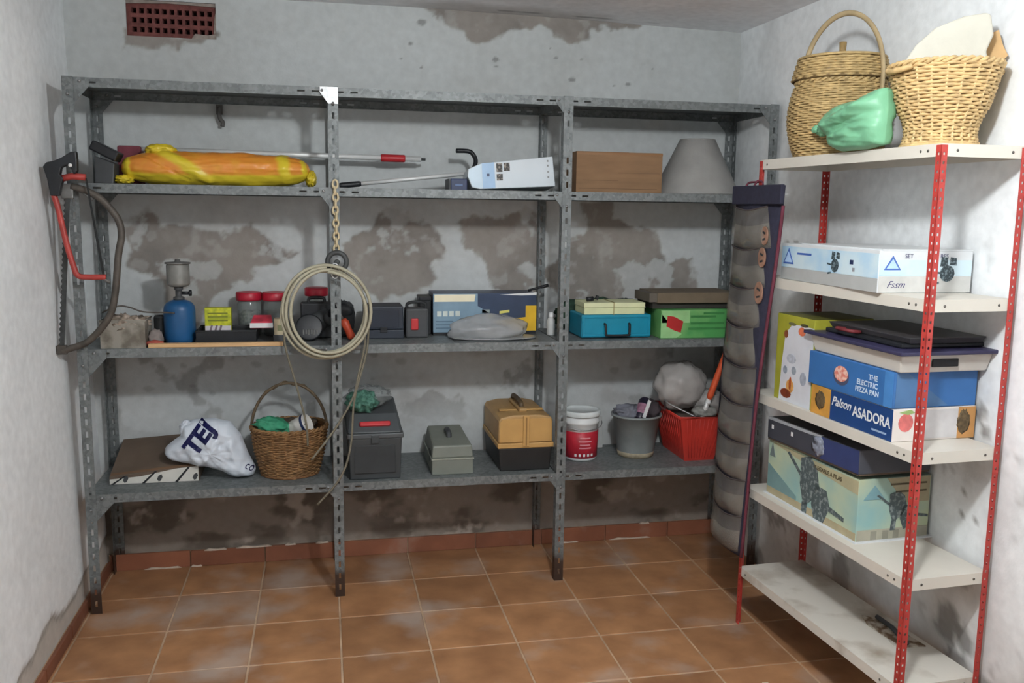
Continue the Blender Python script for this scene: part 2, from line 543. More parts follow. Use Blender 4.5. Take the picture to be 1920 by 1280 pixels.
def right_colour(u, v):       # u = y, v = z
    c = np.broadcast_to(L3((240, 243, 244)), u.shape + (3,)).copy()
    n1 = fbm(u * 3, v * 3, 101); fine = fbm(u * 24, v * 24, 103)
    c = mixc(c, L3((205, 207, 207)), sstep(0.5, 0.75, n1) * 0.5)
    low = sstep(0.55, 0.15, v + 0.5 * (fbm(u * 4, v * 4, 107) - 0.5))
    c = mixc(c, L3((166, 160, 152)), low * 0.75)
    fl = sstep(0.60, 0.66, fbm(u * 6, v * 6, 109) + 0.10 * (fine - .5)) * (sstep(1.25, 0.2, v) * 0.8 + 0.05)
    c = mixc(c, L3((128, 122, 115)), fl * 0.8)
    for (y, z, r) in [(-1.34, 1.04, .03), (-1.37, .98, .02), (-1.30, .70, .02), (-1.36, .70, .015), (-1.28, .32, .07), (-1.36, .30, .05), (-1.33, .22, .05), (-1.3, .78, .015), (-0.18, 1.50, .03), (-0.10, 1.49, .025), (-0.2, 1.56, .012), (-1.0, .72, .03)]:
        d = np.hypot(u - y, v - z) + r * 1.1 * (fine - 0.5)
        c = mixc(c, L3((118, 114, 110)), sstep(r, r * 0.6, d) * 0.8)
    sp = sstep(0.70, 0.78, fbm(u * 9, v * 12, 113, 4)) * sstep(1.9, 1.2, v)
    return mixc(c, L3((150, 148, 146)), sp * 0.5)
U = np.linspace(YF, YW + 0.01, 270); V = np.linspace(0, 2.56, 140)
surface('wall_right', U, V, lambda u, v: (XR + 0.006 * (fbm(u * 2, v * 2, 121) - 0.5), u, v), right_colour, plaster)

def left_colour(u, v):
    c = np.broadcast_to(L3((238, 241, 242)), u.shape + (3,)).copy()
    fine = fbm(u * 20, v * 20, 131)
    c = mixc(c, L3((222, 225, 226)), sstep(0.45, 0.7, fbm(u * 2, v * 2, 133)) * 0.5)
    foot = sstep(0.012, -0.012, v - (0.15 + 0.10 * (fbm(u * 5 + 3, v * 0 + 1, 137) - 0.5)) + 0.03 * (fine - .5))
    c = mixc(c, L3((182, 172, 160)), foot * 0.85)
    edge = foot * (1 - sstep(-0.012, -0.03, v - (0.15 + 0.10 * (fbm(u * 5 + 3, v * 0 + 1, 137) - 0.5)) + 0.03 * (fine - .5)))
    c = mixc(c, L3((130, 126, 120)), edge * 0.6)
    return c
def left_pos(u, v):
    foot = sstep(0.012, -0.012, v - (0.15 + 0.10 * (fbm(u * 5 + 3, v * 0 + 1, 137) - 0.5)))
    return XL(v) - 0.006 * foot + 0.006 * (fbm(u * 2, v * 2, 139) - 0.5), u, v
surface('wall_left', np.linspace(YF, YW + 0.01, 330), np.linspace(0, 2.56, 160), left_pos, left_colour, plaster)

def front_colour(u, v):
    return mixc(np.broadcast_to(L3((205, 206, 205)), u.shape + (3,)), L3((180, 180, 178)), fbm(u * 3, v * 3, 141))
surface('wall_front', np.linspace(-0.13, 2.905, 40), np.linspace(0, 2.56, 34), lambda u, v: (u, YF + 0 * u, v), front_colour, plaster)

def ceil_colour(u, v):
    c = np.broadcast_to(L3((246, 246, 248)), u.shape + (3,)).copy()
    c = mixc(c, L3((232, 232, 233)), sstep(0.4, 0.7, fbm(u * 2.5, v * 2.5, 151)) * 0.6)
    d = np.hypot((u - 1.75) / 0.55, (v - YW) / 0.20)
    c = mixc(c, L3((204, 200, 197)), sstep(1.1, 0.5, d + 0.6 * (fbm(u * 6, v * 6, 153) - .5)) * 0.8)
    crack = np.abs(v - (YW - 0.06 + 0.05 * (fbm(u * 3, u * 0, 155) - .5)))
    return mixc(c, L3((110, 108, 108)), sstep(0.008, 0.002, crack) * (u > 1.7) * (u < 2.45) * 0.6)
def ceil_pos(u, v):
    edge = np.interp(u, [-0.2, 0.6, 1.0, 1.9, 2.89], [2.505, 2.512, 2.517, 2.508, 2.486])
    t = sstep(-2.0, YW, v)
    return u, v, 2.497 * (1 - t) + edge * t + 0.008 * (fbm(u * 2, v * 2, 157) - .5)
surface('ceiling', np.linspace(-0.13, 2.905, 160), np.linspace(YF, YW + 0.01, 240), ceil_pos, ceil_colour, plaster)

# ------------------------------------------------------------------ floor: terracotta tiles in grout
T, TX0, TY0, G = 0.33, 0.2996, 0.1227, 0.007
m_grout = mat('grout', (176, 150, 124), 0.95, var=0.25, scale=9, bump=0.3, bscale=200)

def tile_material(name, base, dusty=True):
    m = bpy.data.materials.new(name); m.use_nodes = True
    nt = m.node_tree; b = nt.nodes['Principled BSDF']
    geo = nt.nodes.new('ShaderNodeNewGeometry'); oi = nt.nodes.new('ShaderNodeObjectInfo')
    n1 = nt.nodes.new('ShaderNodeTexNoise'); n1.inputs['Scale'].default_value = 7; n1.inputs['Detail'].default_value = 8
    nt.links.new(geo.outputs['Position'], n1.inputs['Vector'])
    r1 = nt.nodes.new('ShaderNodeValToRGB')
    r1.color_ramp.elements[0].position = 0.3; r1.color_ramp.elements[1].position = 0.72
    r1.color_ramp.elements[0].color = lin(base[0]); r1.color_ramp.elements[1].color = lin(base[1])
    nt.links.new(n1.outputs['Fac'], r1.inputs['Fac'])
    hsv = nt.nodes.new('ShaderNodeHueSaturation')
    mr = nt.nodes.new('ShaderNodeMapRange'); mr.inputs['To Min'].default_value = 0.86; mr.inputs['To Max'].default_value = 1.12
    nt.links.new(oi.outputs['Random'], mr.inputs['Value']); nt.links.new(mr.outputs['Result'], hsv.inputs['Value'])
    nt.links.new(r1.outputs['Color'], hsv.inputs['Color'])
    col = hsv.outputs['Color']
    # lime bloom: pale dusty stains left on the tiles where damp dried
    n2 = nt.nodes.new('ShaderNodeTexNoise'); n2.inputs['Scale'].default_value = 4.5; n2.inputs['Detail'].default_value = 7
    nt.links.new(geo.outputs['Position'], n2.inputs['Vector'])
    acc = None
    for (x, y, r) in BLOOM:
        vd = nt.nodes.new('ShaderNodeVectorMath'); vd.operation = 'DISTANCE'
        vd.inputs[1].default_value = (x, y, 0)
        nt.links.new(geo.outputs['Position'], vd.inputs[0])
        q = nt.nodes.new('ShaderNodeMapRange'); q.inputs['From Min'].default_value = 0; q.inputs['From Max'].default_value = r
        q.inputs['To Min'].default_value = 1; q.inputs['To Max'].default_value = 0
        nt.links.new(vd.outputs['Value'], q.inputs['Value'])
        if acc is None: acc = q.outputs['Result']
        else:
            mx = nt.nodes.new('ShaderNodeMath'); mx.operation = 'MAXIMUM'
            nt.links.new(acc, mx.inputs[0]); nt.links.new(q.outputs['Result'], mx.inputs[1]); acc = mx.outputs[0]
    ad = nt.nodes.new('ShaderNodeMath'); ad.operation = 'MULTIPLY_ADD'
    nt.links.new(acc, ad.inputs[0]); ad.inputs[1].default_value = 0.30
    nt.links.new(n2.outputs['Fac'], ad.inputs[2])
    r2_ = nt.nodes.new('ShaderNodeMapRange'); r2_.inputs['From Min'].default_value = 0.56; r2_.inputs['From Max'].default_value = 0.82
    r2_.inputs['To Max'].default_value = 0.62
    nt.links.new(ad.outputs[0], r2_.inputs['Value'])
    mix = nt.nodes.new('ShaderNodeMix'); mix.data_type = 'RGBA'
    nt.links.new(r2_.outputs['Result'], mix.inputs['Factor']); nt.links.new(col, mix.inputs['A'])
    mix.inputs['B'].default_value = lin((176, 164, 154))
    nt.links.new(mix.outputs['Result'], b.inputs['Base Color'])
    b.inputs['Roughness'].default_value = 0.55; b.inputs['Specular IOR Level'].default_value = 0.35
    n3 = nt.nodes.new('ShaderNodeTexNoise'); n3.inputs['Scale'].default_value = 40
    nt.links.new(geo.outputs['Position'], n3.inputs['Vector'])
    bp = nt.nodes.new('ShaderNodeBump'); bp.inputs['Strength'].default_value = 0.15; bp.inputs['Distance'].default_value = 0.003
    nt.links.new(n3.outputs['Fac'], bp.inputs['Height']); nt.links.new(bp.outputs['Normal'], b.inputs['Normal'])
    return m
BLOOM = [(0.50, 0.02, .34), (0.75, 0.22, .25), (1.20, 0.28, .22), (1.28, -0.25, .2), (0.15, 0.0, .2), (1.6, 0.27, .16), (2.25, 0.15, .16), (0.55, -0.5, .2)]
m_tile = tile_material('terracotta', ((138, 97, 66), (172, 126, 88)))
m_base_tile = tile_material('terracotta_skirting', ((122, 76, 56), (144, 92, 68)))

floor = obj('floor', MB().box(-0.16, XR + 0.02, YF - 0.02, YW + 0.02, -0.06, -0.0025), m_grout, kind='structure')
tile_mesh = MB().box(0, T - G, 0, T - G, -0.02, 0.0).mesh('tile')
tile_mesh.materials.append(m_tile)
nx0 = -2
def add_tile(x0, x1, y0, y1):
    if x1 - x0 < 0.01 or y1 - y0 < 0.01: return
    if abs(x1 - x0 - (T - G)) < 1e-4 and abs(y1 - y0 - (T - G)) < 1e-4:
        o = bpy.data.objects.new('tile', tile_mesh); COL.objects.link(o); o.parent = floor
        o.location = (x0, y0, random.uniform(-0.0008, 0.0008))
        o.rotation_euler = (random.uniform(-.001, .001), random.uniform(-.001, .001), 0)
    else:
        o = obj('tile', MB().box(0, x1 - x0, 0, y1 - y0, -0.02, 0.0), m_tile, floor, (x0, y0, random.uniform(-0.0006, 0.0006)))
    bv = o.modifiers.new('edge', 'BEVEL'); bv.width = 0.002; bv.segments = 1
for i in range(-2, 9):
    for j in range(-16, 3):
        x0 = TX0 + i * T + G / 2; x1 = x0 + T - G
        y0 = TY0 + j * T + G / 2; y1 = y0 + T - G
        x0, x1 = max(x0, -0.05), min(x1, XR)
        y0, y1 = max(y0, YF), min(y1, YW)
        add_tile(x0, x1, y0, y1)

# skirting tiles
bb = obj('baseboard_back', MB().box(-0.05, XR, YW - 0.004, YW + 0.006, 0.0, 0.074), m_grout, kind='structure')
for i in range(-2, 9):
    x0 = max(TX0 + i * T + 0.002, -0.045); x1 = min(TX0 + (i + 1) * T - 0.002, XR - 0.002)
    if x1 - x0 > 0.01:
        obj('tile', MB().box(0, x1 - x0, 0, 0.012, 0, 0.076 + random.uniform(-.002, .002)), m_base_tile, bb, (x0, YW - 0.015, 0.001), (0, 0, 0), bevel=0.002)
bl = obj('baseboard_left', MB().box(-0.062, -0.052, YF, YW - 0.02, 0, 0.044), m_grout, kind='structure')
for j in range(-16, 2):
    y0 = TY0 + j * T + 0.002; y1 = min(y0 + T - 0.004, YW - 0.018)
    if y1 - y0 > 0.01 and y0 > YF:
        obj('tile', MB().box(0, 0.014, 0, y1 - y0, 0, 0.048), m_base_tile, bl, (-0.052, y0, 0.001), bevel=0.002)

m_lime = mat('lime_mortar', (196, 182, 168), 0.95, var=0.2, scale=30)
for (x, w_, z, y) in ((0.36, .10, .074, .0), (0.50, .16, .076, .0), (0.72, .05, .077, .0), (0.86, .06, .077, .0), (0.10, .16, .001, .0), (0.30, .05, .001, .0), (2.30, .22, .001, .0), (2.46, .05, .076, .0), (2.02, .12, .001, .0)):
    obj('mortar', MB().prism([(0, 0), (w_ * .3, -.002), (w_, 0), (w_ * .9, .007), (w_ * .55, .004), (w_ * .2, .009)], 0, .012), m_lime, bb, (x, YW - .021, z))

# ------------------------------------------------------------------ galvanised shelving unit
def galv_material():
    m = bpy.data.materials.new('galvanised_steel'); m.use_nodes = True
    nt = m.node_tree; b = nt.nodes['Principled BSDF']
    geo = nt.nodes.new('ShaderNodeNewGeometry')
    vo = nt.nodes.new('ShaderNodeTexVoronoi'); vo.inputs['Scale'].default_value = 90
    nt.links.new(geo.outputs['Position'], vo.inputs['Vector'])
    n1 = nt.nodes.new('ShaderNodeTexNoise'); n1.inputs['Scale'].default_value = 14; n1.inputs['Detail'].default_value = 7
    nt.links.new(geo.outputs['Position'], n1.inputs['Vector'])
    sep = nt.nodes.new('ShaderNodeSeparateColor'); nt.links.new(vo.outputs['Color'], sep.inputs['Color'])
    av = nt.nodes.new('ShaderNodeMath'); av.operation = 'MULTIPLY_ADD'; av.inputs[1].default_value = 0.45
    nt.links.new(sep.outputs['Red'], av.inputs[0])
    hv = nt.nodes.new('ShaderNodeMath'); hv.operation = 'MULTIPLY'; hv.inputs[1].default_value = 0.6
    nt.links.new(n1.outputs['Fac'], hv.inputs[0]); nt.links.new(hv.outputs[0], av.inputs[2])
    r = nt.nodes.new('ShaderNodeValToRGB')
    r.color_ramp.elements[0].position = 0.2; r.color_ramp.elements[1].position = 0.85
    r.color_ramp.elements[0].color = lin((90, 95, 96)); r.color_ramp.elements[1].color = lin((130, 135, 135))
    nt.links.new(av.outputs[0], r.inputs['Fac'])
    # rust creeping up the feet of the posts
    sx = nt.nodes.new('ShaderNodeSeparateXYZ'); nt.links.new(geo.outputs['Position'], sx.inputs[0])
    ad = nt.nodes.new('ShaderNodeMath'); ad.operation = 'MULTIPLY_ADD'; ad.inputs[1].default_value = -0.16
    nt.links.new(n1.outputs['Fac'], ad.inputs[0]); nt.links.new(sx.outputs['Z'], ad.inputs[2])
    mr = nt.nodes.new('ShaderNodeMapRange'); mr.inputs['From Min'].default_value = 0.07; mr.inputs['From Max'].default_value = 0.01
    nt.links.new(ad.outputs[0], mr.inputs['Value'])
    mix = nt.nodes.new('ShaderNodeMix'); mix.data_type = 'RGBA'
    nt.links.new(mr.outputs['Result'], mix.inputs['Factor']); nt.links.new(r.outputs['Color'], mix.inputs['A'])
    mix.inputs['B'].default_value = lin((62, 46, 38))
    nt.links.new(mix.outputs['Result'], b.inputs['Base Color'])
    b.inputs['Metallic'].default_value = 0.25; b.inputs['Roughness'].default_value = 0.5
    return m
m_galv = galv_material()
m_bright = mat('bright_zinc', (205, 208, 208), 0.35, 0.4, var=0.15, scale=60)
m_bolt = mat('bolt_steel', (150, 150, 150), 0.4, 0.7, var=0.2)

XS = [0.0, 0.9644, 1.9222, 2.8485]
DEP = 0.445
LZ = [2.0668, 1.6796, 1.0438, 0.4602]          # underside of each shelf's lip
LIP = 0.035
SZ = [z + LIP for z in LZ]                      # shelf surfaces
HP = 2.104

unit = thing('shelving_unit', 'grey galvanised slotted-angle shelving unit filling the whole back wall', 'shelving', (0, 0, 0))

def slot_rows(h, pitch, length, off=0.03):
    v = [0.0]; z = off
    while z + length < h - 0.01:
        v += [z, z + length]; z += pitch
    v.append(h); return v
def angle_mesh(sy, side):
    """L angle, front flange centred on x=0 at y=0, other flange at x = side*0.02 running to sy*0.04"""
    mb = MB()
    vr = slot_rows(HP, 0.05, 0.025)
    keep = lambda i, j: not (i == 1 and j % 2 == 1)
    mb.plate([-0.02, -0.0045, 0.0045, 0.02], vr, keep, 0.0022, Matrix.Translation((0, -0.0011, 0)))
    M = Matrix.Translation((side * 0.0189, 0, 0)) @ Matrix.Rotation(PI / 2, 4, 'Z')
    us = [0.0011, 0.0155, 0.0245, 0.04]
    if sy < 0: us = [-x for x in us][::-1]
    mb.plate(us, vr, keep, 0.0022, M @ Matrix.Translation((0, -0.0011, 0)))
    me = mb.mesh('post'); me.materials.append(m_galv); return me
pf_l, pf_r, pb_l, pb_r = angle_mesh(1, -1), angle_mesh(1, 1), angle_mesh(-1, -1), angle_mesh(-1, 1)
for i, x in enumerate(XS):
    obj('post', pf_r if i == 3 else pf_l, None, unit, (x, 0, 0))
    obj('post', pb_r if i == 3 else pb_l, None, unit, (x, DEP, 0))

def shelf_mesh(w):
    mb = MB()
    d0, d1 = 0.0062, DEP - 0.006
    t = 0.0014
    mb.box(0, w, d0, d1, LIP - t, LIP)
    # front and back lips with slots near the ends
    us = [0, 0.03, 0.058, 0.085, 0.113, w - 0.113, w - 0.085, w - 0.058, w - 0.03, w]
    vr = [0, 0.014, 0.021, LIP - t]
    kp = lambda i, j: not (j == 1 and i in (1, 3, 5, 7))
    mb.plate(us, vr, kp, t, Matrix.Translation((0, d0, 0)))
    mb.plate(us, vr, kp, t, Matrix.Translation((0, d1 - t, 0)))
    mb.box(0, t, d0 + t, d1 - t, 0, LIP - t); mb.box(w - t, w, d0 + t, d1 - t, 0, LIP - t)
    # returned hems under the lips
    mb.box(0, w, d0 + t, d0 + 0.012, 0, t); mb.box(0, w, d1 - 0.012, d1 - t, 0, t)
    me = mb.mesh('shelf'); me.materials.append(m_galv)
    return me
for i in range(3):
    x0 = XS[i] - 0.0165; x1 = XS[i + 1] - 0.0225 if i < 2 else XS[3] + 0.0165
    me = shelf_mesh(x1 - x0)
    for z in LZ:
        obj('shelf', me, None, unit, (x0, 0, z))

# corner gusset plates
def gusset(x, zt, side, m, s=0.062, yy=0.0018):
    c = 0.4
    poly = [(-0.02 * side, 0), (s * side, 0), (s * side, -s * 0.42), (0.018 * side, -s * 1.28), (-0.02 * side, -s * 1.28)]
    o = obj('gusset_plate', MB().prism(poly, 0, 0.0026), m, unit, (x, yy, zt))
    for (bx_, bz_) in ((0.042 * side, -0.014), (0.0, -0.062)):
        obj('bolt', MB().tube([(bx_, -0.006 if abs(bx_) > .01 else -0.009, bz_), (bx_, 0.003, bz_)], 0.0055, 6), m_bolt, o)
top = [SZ[k] for k in range(4)]
for k, big in ((0, .075), (2, .085), (3, .085)):
    gusset(XS[0], top[k], 1, m_galv, big)
gusset(XS[1], top[0], -1, m_bright, .05, -0.0042)
gusset(XS[1], top[1], -1, m_galv, .06)
gusset(XS[1], top[2], -1, m_galv, .05); gusset(XS[1], top[3], -1, m_galv, .05)
for k in range(4): gusset(XS[2], top[k], -1, m_galv, .055)
for k in range(4): gusset(XS[3], top[k], -1, m_galv, .065)
for i, sd in ((0, 1), (3, -1)):
    for k in (0, 1, 2, 3): gusset(XS[i], top[k], sd, m_galv, .07, DEP - 0.0052)

# ------------------------------------------------------------------ red and white rack on the right wall
RO = Vector((2.5248, -0.5247, 0)); RA = 0.05396
RL, RD = 0.9565, 0.2898
RZ = [1.797, 1.3665, 0.9242, 0.5406, 0.2037]
RS = [z + 0.035 for z in RZ]
RM = Matrix.Translation(RO) @ Matrix.Rotation(RA, 4, 'Z')
def rw(x, y, z): return tuple(RM @ Vector((x, y, z)))
m_red = mat('red_enamel', (168, 56, 50), 0.45, 0.0, var=0.14, scale=20, bump=0.05)
m_white = mat('cream_enamel', (208, 203, 192), 0.45, 0.0, var=0.05, scale=5)

rack = thing('metal_rack', 'cream steel rack with red perforated posts standing along the right wall', 'rack', tuple(RO), RA)
def rack_post_mesh(sx, sy):
    """outer corner at origin, flanges running to sx*0.0205 along x and sy*0.0205 along y"""
    mb = MB(); h = 1.828
    vr = slot_rows(h, 0.0245, 0.0075, 0.012)
    keep = lambda i, j: not (i == 1 and j % 2 == 1)
    a = [0.0, 0.0072, 0.0140, 0.0205]
    ux = a if sx > 0 else [-q for q in a][::-1]
    uy = a if sy > 0 else [-q for q in a][::-1]
    mb.plate(ux, vr, keep, 0.0018, Matrix.Translation((0, -0.0009 + sy * 0.0009, 0)))
    mb.plate(uy, vr, keep, 0.0018, Matrix.Translation((sx * 0.0009 + .0009, 0, 0)) @ Matrix.Rotation(PI / 2, 4, 'Z'))
    me = mb.mesh('post'); me.materials.append(m_red); return me
for (x, y, sx, sy) in ((0, 0, 1, -1), (0, -RL, 1, 1), (RD, -RL, -1, 1), (RD, 0, -1, -1)):
    obj('post', rack_post_mesh(sx, sy), None, rack, (x, y, 0))
m_dust = mat('dusty_enamel', (206, 202, 192), 0.6, 0.0, var=0.06, scale=5, col2=(150, 138, 122), thresh=(0.55, 0.75))
def rack_shelf():
    mb = MB(); t = 0.0014; e = 0.0025
    mb.box(e, RD - e, -RL + e, -e, 0.035 - t, 0.035)
    mb.box(e, e + t, -RL + e, -e, 0, 0.035 - t); mb.box(RD - e - t, RD - e, -RL + e, -e, 0, 0.035 - t)
    mb.box(e + t, RD - e - t, -RL + e, -RL + e + t, 0, 0.035 - t); mb.box(e + t, RD - e - t, -e - t, -e, 0, 0.035 - t)
    mb.box(e + t, e + 0.012, -RL + e + t, -e - t, 0, t)
    return mb.mesh('shelf')
for k, z in enumerate(RZ):
    me = rack_shelf(); me.materials.append(m_dust if k == 4 else m_white)
    s = obj('shelf', me, None, rack, (0, 0, z))
    for (x, y, dx, dy) in ((0.0015, -RL + 0.055, 1, 0), (0.0015, -RL + 0.085, 1, 0), (0.055, -RL + 0.0015, 0, 1), (RD - 0.05, -RL + 0.0015, 0, 1), (0.0015, -0.05, 1, 0)):
        obj('bolt', MB().tube([(x, y, 0.017), (x + dx * 0.003, y + dy * 0.003, 0.017)], 0.0042, 8), mat('dark_bolt', (98, 94, 88), 0.5, 0.3), s)

# ------------------------------------------------------------------ second shelf from the top (z = S2)
S1, S2, S3, S4 = SZ
m_yel = mat('yellow_film', (212, 188, 50), 0.35, var=0.15, scale=12, bump=0.5, bscale=30)
m_org = mat('orange_through_film', (226, 146, 40), 0.4, var=0.10, scale=4, col2=(214, 132, 48), bump=0.4, bscale=26)
m_black = mat('black_plastic', (30, 32, 36), 0.45, var=0.2, scale=30)
m_black2 = mat('black_rubber', (44, 46, 48), 0.75, var=0.25, scale=18, bump=0.2)
m_dgrey = mat('dark_grey_plastic', (66, 68, 70), 0.55, var=0.12, scale=14)
m_alu = mat('brushed_aluminium', (222, 223, 222), 0.35, 0.15, var=0.08, scale=40, stretch=(0.2, 1, 1))
m_rplastic = mat('red_plastic', (178, 44, 50), 0.4, var=0.1)
m_wplastic = mat('white_plastic', (222, 224, 224), 0.4, var=0.05)

# yellow bag with an orange roll inside
bag = thing('yellow_bag', 'long translucent yellow bag wrapped around an orange bundle, knotted at one end', 'bag', (0.505, 0.165, S2))
HX, HY, HZ = 0.365, 0.080, 0.066
def bagp(x, t, off=0.0):
    """point on the roll: x along, t angle (0 = toward the viewer, pi/2 = up)"""
    q = min(1.0, abs(x) / HX)
    k = max(0.0, 1 - q ** 5) ** 0.42
    r = k * (1 + 0.04 * math.sin(9 * x + 1.5 * t) + 0.03 * math.sin(23 * x))
    return Vector((x, -(HY * r + off) * math.cos(t), max(0.002, HZ + (HZ * r + off) * math.sin(t))))
def film_material():
    m = bpy.data.materials.new('yellow_film_over_orange'); m.use_nodes = True
    nt = m.node_tree; b = nt.nodes['Principled BSDF']
    at = nt.nodes.new('ShaderNodeAttribute'); at.attribute_name = 'film'
    tc = nt.nodes.new('ShaderNodeTexCoord')
    n = nt.nodes.new('ShaderNodeTexNoise'); n.inputs['Scale'].default_value = 22; n.inputs['Detail'].default_value = 6
    nt.links.new(tc.outputs['Object'], n.inputs['Vector'])
    ad = nt.nodes.new('ShaderNodeMath'); ad.operation = 'MULTIPLY_ADD'; ad.inputs[1].default_value = 0.55
    nt.links.new(n.outputs['Fac'], ad.inputs[0]); nt.links.new(at.outputs['Fac'], ad.inputs[2])
    r = nt.nodes.new('ShaderNodeValToRGB'); r.color_ramp.elements[0].position = 0.25; r.color_ramp.elements[1].position = 0.95
    r.color_ramp.elements[0].color = lin((216, 136, 52)); r.color_ramp.elements[1].color = lin((214, 190, 50))
    nt.links.new(ad.outputs[0], r.inputs['Fac']); nt.links.new(r.outputs['Color'], b.inputs['Base Color'])
    b.inputs['Roughness'].default_value = 0.4
    bp = nt.nodes.new('ShaderNodeBump'); bp.inputs['Strength'].default_value = 0.35; bp.inputs['Distance'].default_value = 0.004
    nt.links.new(n.outputs['Fac'], bp.inputs['Height']); nt.links.new(bp.outputs['Normal'], b.inputs['Normal'])
    return m
V = []; F = []; FI = []; nx, nt_ = 150, 72
def seg(px, pt, a, b):            # distance in (x, angle*0.07) space to a fold line
    ax, ay = a[0], a[1] * .07; bx, by = b[0], b[1] * .07
    qx, qy = px, pt * .07
    t = max(0, min(1, ((qx - ax) * (bx - ax) + (qy - ay) * (by - ay)) / ((bx - ax) ** 2 + (by - ay) ** 2)))
    return math.hypot(qx - ax - (bx - ax) * t, qy - ay - (by - ay) * t)
FOLDS = [((-.25, 1.75), (-.03, -.75), .030, .009), ((-.29, 1.0), (-.10, -.75), .008, -.006), ((.25, 1.8), (.27, -.9), .030, .006), ((-.345, 1.6), (-.33, -1), .018, .006),
         ((.335, 1.4), (.35, -1), .014, .005), ((-.1, .2), (.2, .35), .006, .003), ((.0, -.2), (.22, -.1), .006, .003)]
for i in range(nx + 1):
    x = -HX + 2 * HX * i / nx
    for j in range(nt_):
        t = 2 * PI * j / nt_; tt = t if t < PI * 1.5 else t - 2 * PI
        film = max(0.0, min(1.0, (-tt - .25) / .3)) if tt < PI / 2 else 0.6
        off = 0.0
        for (a_, b2_, w_, h_) in FOLDS:
            dd = seg(x, tt, a_, b2_) + .006 * mnoise.noise(Vector((x * 20, tt * 3, 1)))
            g = max(0.0, 1 - dd / w_); off += h_ * g * g * (3 - 2 * g)
            if h_ > .0045: film = max(film, g * 1.4)
        off += .004 * mnoise.fractal(Vector((x * 14, tt * 2.2, 3)), 1, 2, 3)
        k_ = max(0.0, 1 - min(1, abs(x) / HX) ** 5) ** .42
        V.append(bagp(x, t, off * k_)); FI.append(min(1, film))
for i in range(nx):
    for j in range(nt_):
        j2 = (j + 1) % nt_; F.append((i * nt_ + j, i * nt_ + j2, (i + 1) * nt_ + j2, (i + 1) * nt_ + j))
me = MB().add(V, F, True).mesh('body')
me.attributes.new('film', 'FLOAT', 'POINT').data.foreach_set('value', FI)
m_film_o = film_material()
obj('body', me, m_film_o, bag)
mb = MB().blob((-.215, .005, .136), (.055, .040, .024), 4, .28, 2.5, 3, ridge=.12)
obj('knot', mb, m_yel, bag)
obj('end_tuft', MB().blob((.368, 0, .034), (.020, .045, .032), 4, .3, 3, 8, ridge=.15, floor=.001), m_yel, bag)
obj('end_tuft', MB().blob((-.352, -.02, .018), (.034, .06, .018), 4, .25, 3, 9, ridge=.15, floor=.001), m_yel, bag)

# black case left of it, lid flap tilted up
c = thing('black_case', 'small black case with tilted lid beside the yellow bag', 'case', (0.098, 0.12, S2))
obj('body', MB().hexa([(-.04, -.04, 0), (.028, -.04, 0), (.028, .06, 0), (-.04, .06, 0), (-.038, -.035, .105), (.034, -.035, .078), (.034, .055, .078), (-.038, .055, .105)]), m_dgrey, c, bevel=.004)
obj('lid', MB().box(-.058, .046, -.045, .06, -.019, .019), m_black, c, (0.004, 0, 0.122), (0, math.radians(27), 0), bevel=.006)

# telescopic pole lying behind the bag
p = thing('telescopic_pole', 'long silver telescopic pole with a red collar lying behind the yellow bag', 'pole', (0.13, 0.335, S2 + 0.148))
obj('tube', MB().tube([(0.05, 0, 0), (1.215, 0, -0.012)], 0.0115, 12), m_alu, p)
obj('inner_tube', MB().tube([(1.215, 0, -.012), (1.235, 0, -.0122)], 0.006, 10), m_dgrey, p)
obj('collar', MB().tube([(1.04, 0, -.0103), (1.045, 0, -.0103), (1.14, 0, -.0112), (1.145, 0, -.0112)], [0.015, 0.0165, 0.0165, 0.015], 14), m_rplastic, p, label='red plastic collar')
obj('brush_head', MB().box(-.03, .06, -.04, .045, -.146, .012), mat('maroon_foam', (118, 60, 70), 0.85, var=.2, bump=.3), p, bevel=.008, label='maroon head at the pole end')

# rod with black handle + the carton it lies against
r = thing('metal_rod', 'thin silver rod with a black rubber handle lying against the white carton', 'rod', (0.985, 0.19, S2))
a = Vector((0.0, 0, 0.011)); b_ = Vector((0.56, 0.04, 0.075)); d = b_ - a
obj('handle', MB().tube([a, a + d * .02, a + d * .15, a + d * .165], [.010, .0125, .0125, .010], 10), m_black, r)
obj('shaft', MB().tube([a + d * .16, b_], 0.0085, 8), m_alu, r)
obj('hook', MB().tube(smooth_path([tuple(b_ + Vector((-.055, .03, .097))), tuple(b_ + Vector((.0, .03, .096))), tuple(b_ + Vector((.022, .03, .08))), tuple(b_ + Vector((.03, .02, .05))), tuple(b_ + Vector((.01, 0, .0)))], 5), .014, 8, flat=.7), m_black, r, label='black hook')

m_cart = mat('white_carton', (206, 214, 220), 0.28, var=0.05, scale=5)
m_lblue = mat('pale_blue_print', (150, 182, 214), 0.3, var=0.10, scale=8)
m_navy = mat('navy_print', (34, 48, 84), 0.4, var=0.15)
m_dark = mat('dark_print', (52, 50, 48), 0.5, var=0.4, scale=90, col2=(140, 132, 122), thresh=(.5, .6))
k = thing('white_carton', 'glossy white and pale blue carton lying tilted on the upper shelf', 'carton', (1.52, 0.10, S2 + 0.004), 0, rot=(math.radians(-6), math.radians(-2.4), 0))
poly = [(0, 0.055), (0.004, 0.085), (0.06, 0.108), (0.372, 0.131), (0.378, 0.004), (0.05, 0.0), (0.016, 0.008)]
obj('body', MB().prism(poly, 0, 0.15), m_cart, k, bevel=.0025)
obj('blue_panel', MB().prism([(0.062, 0.002), (0.116, 0.002), (0.116, 0.111), (0.062, 0.107)], -0.0012, 0.0), m_lblue, k)
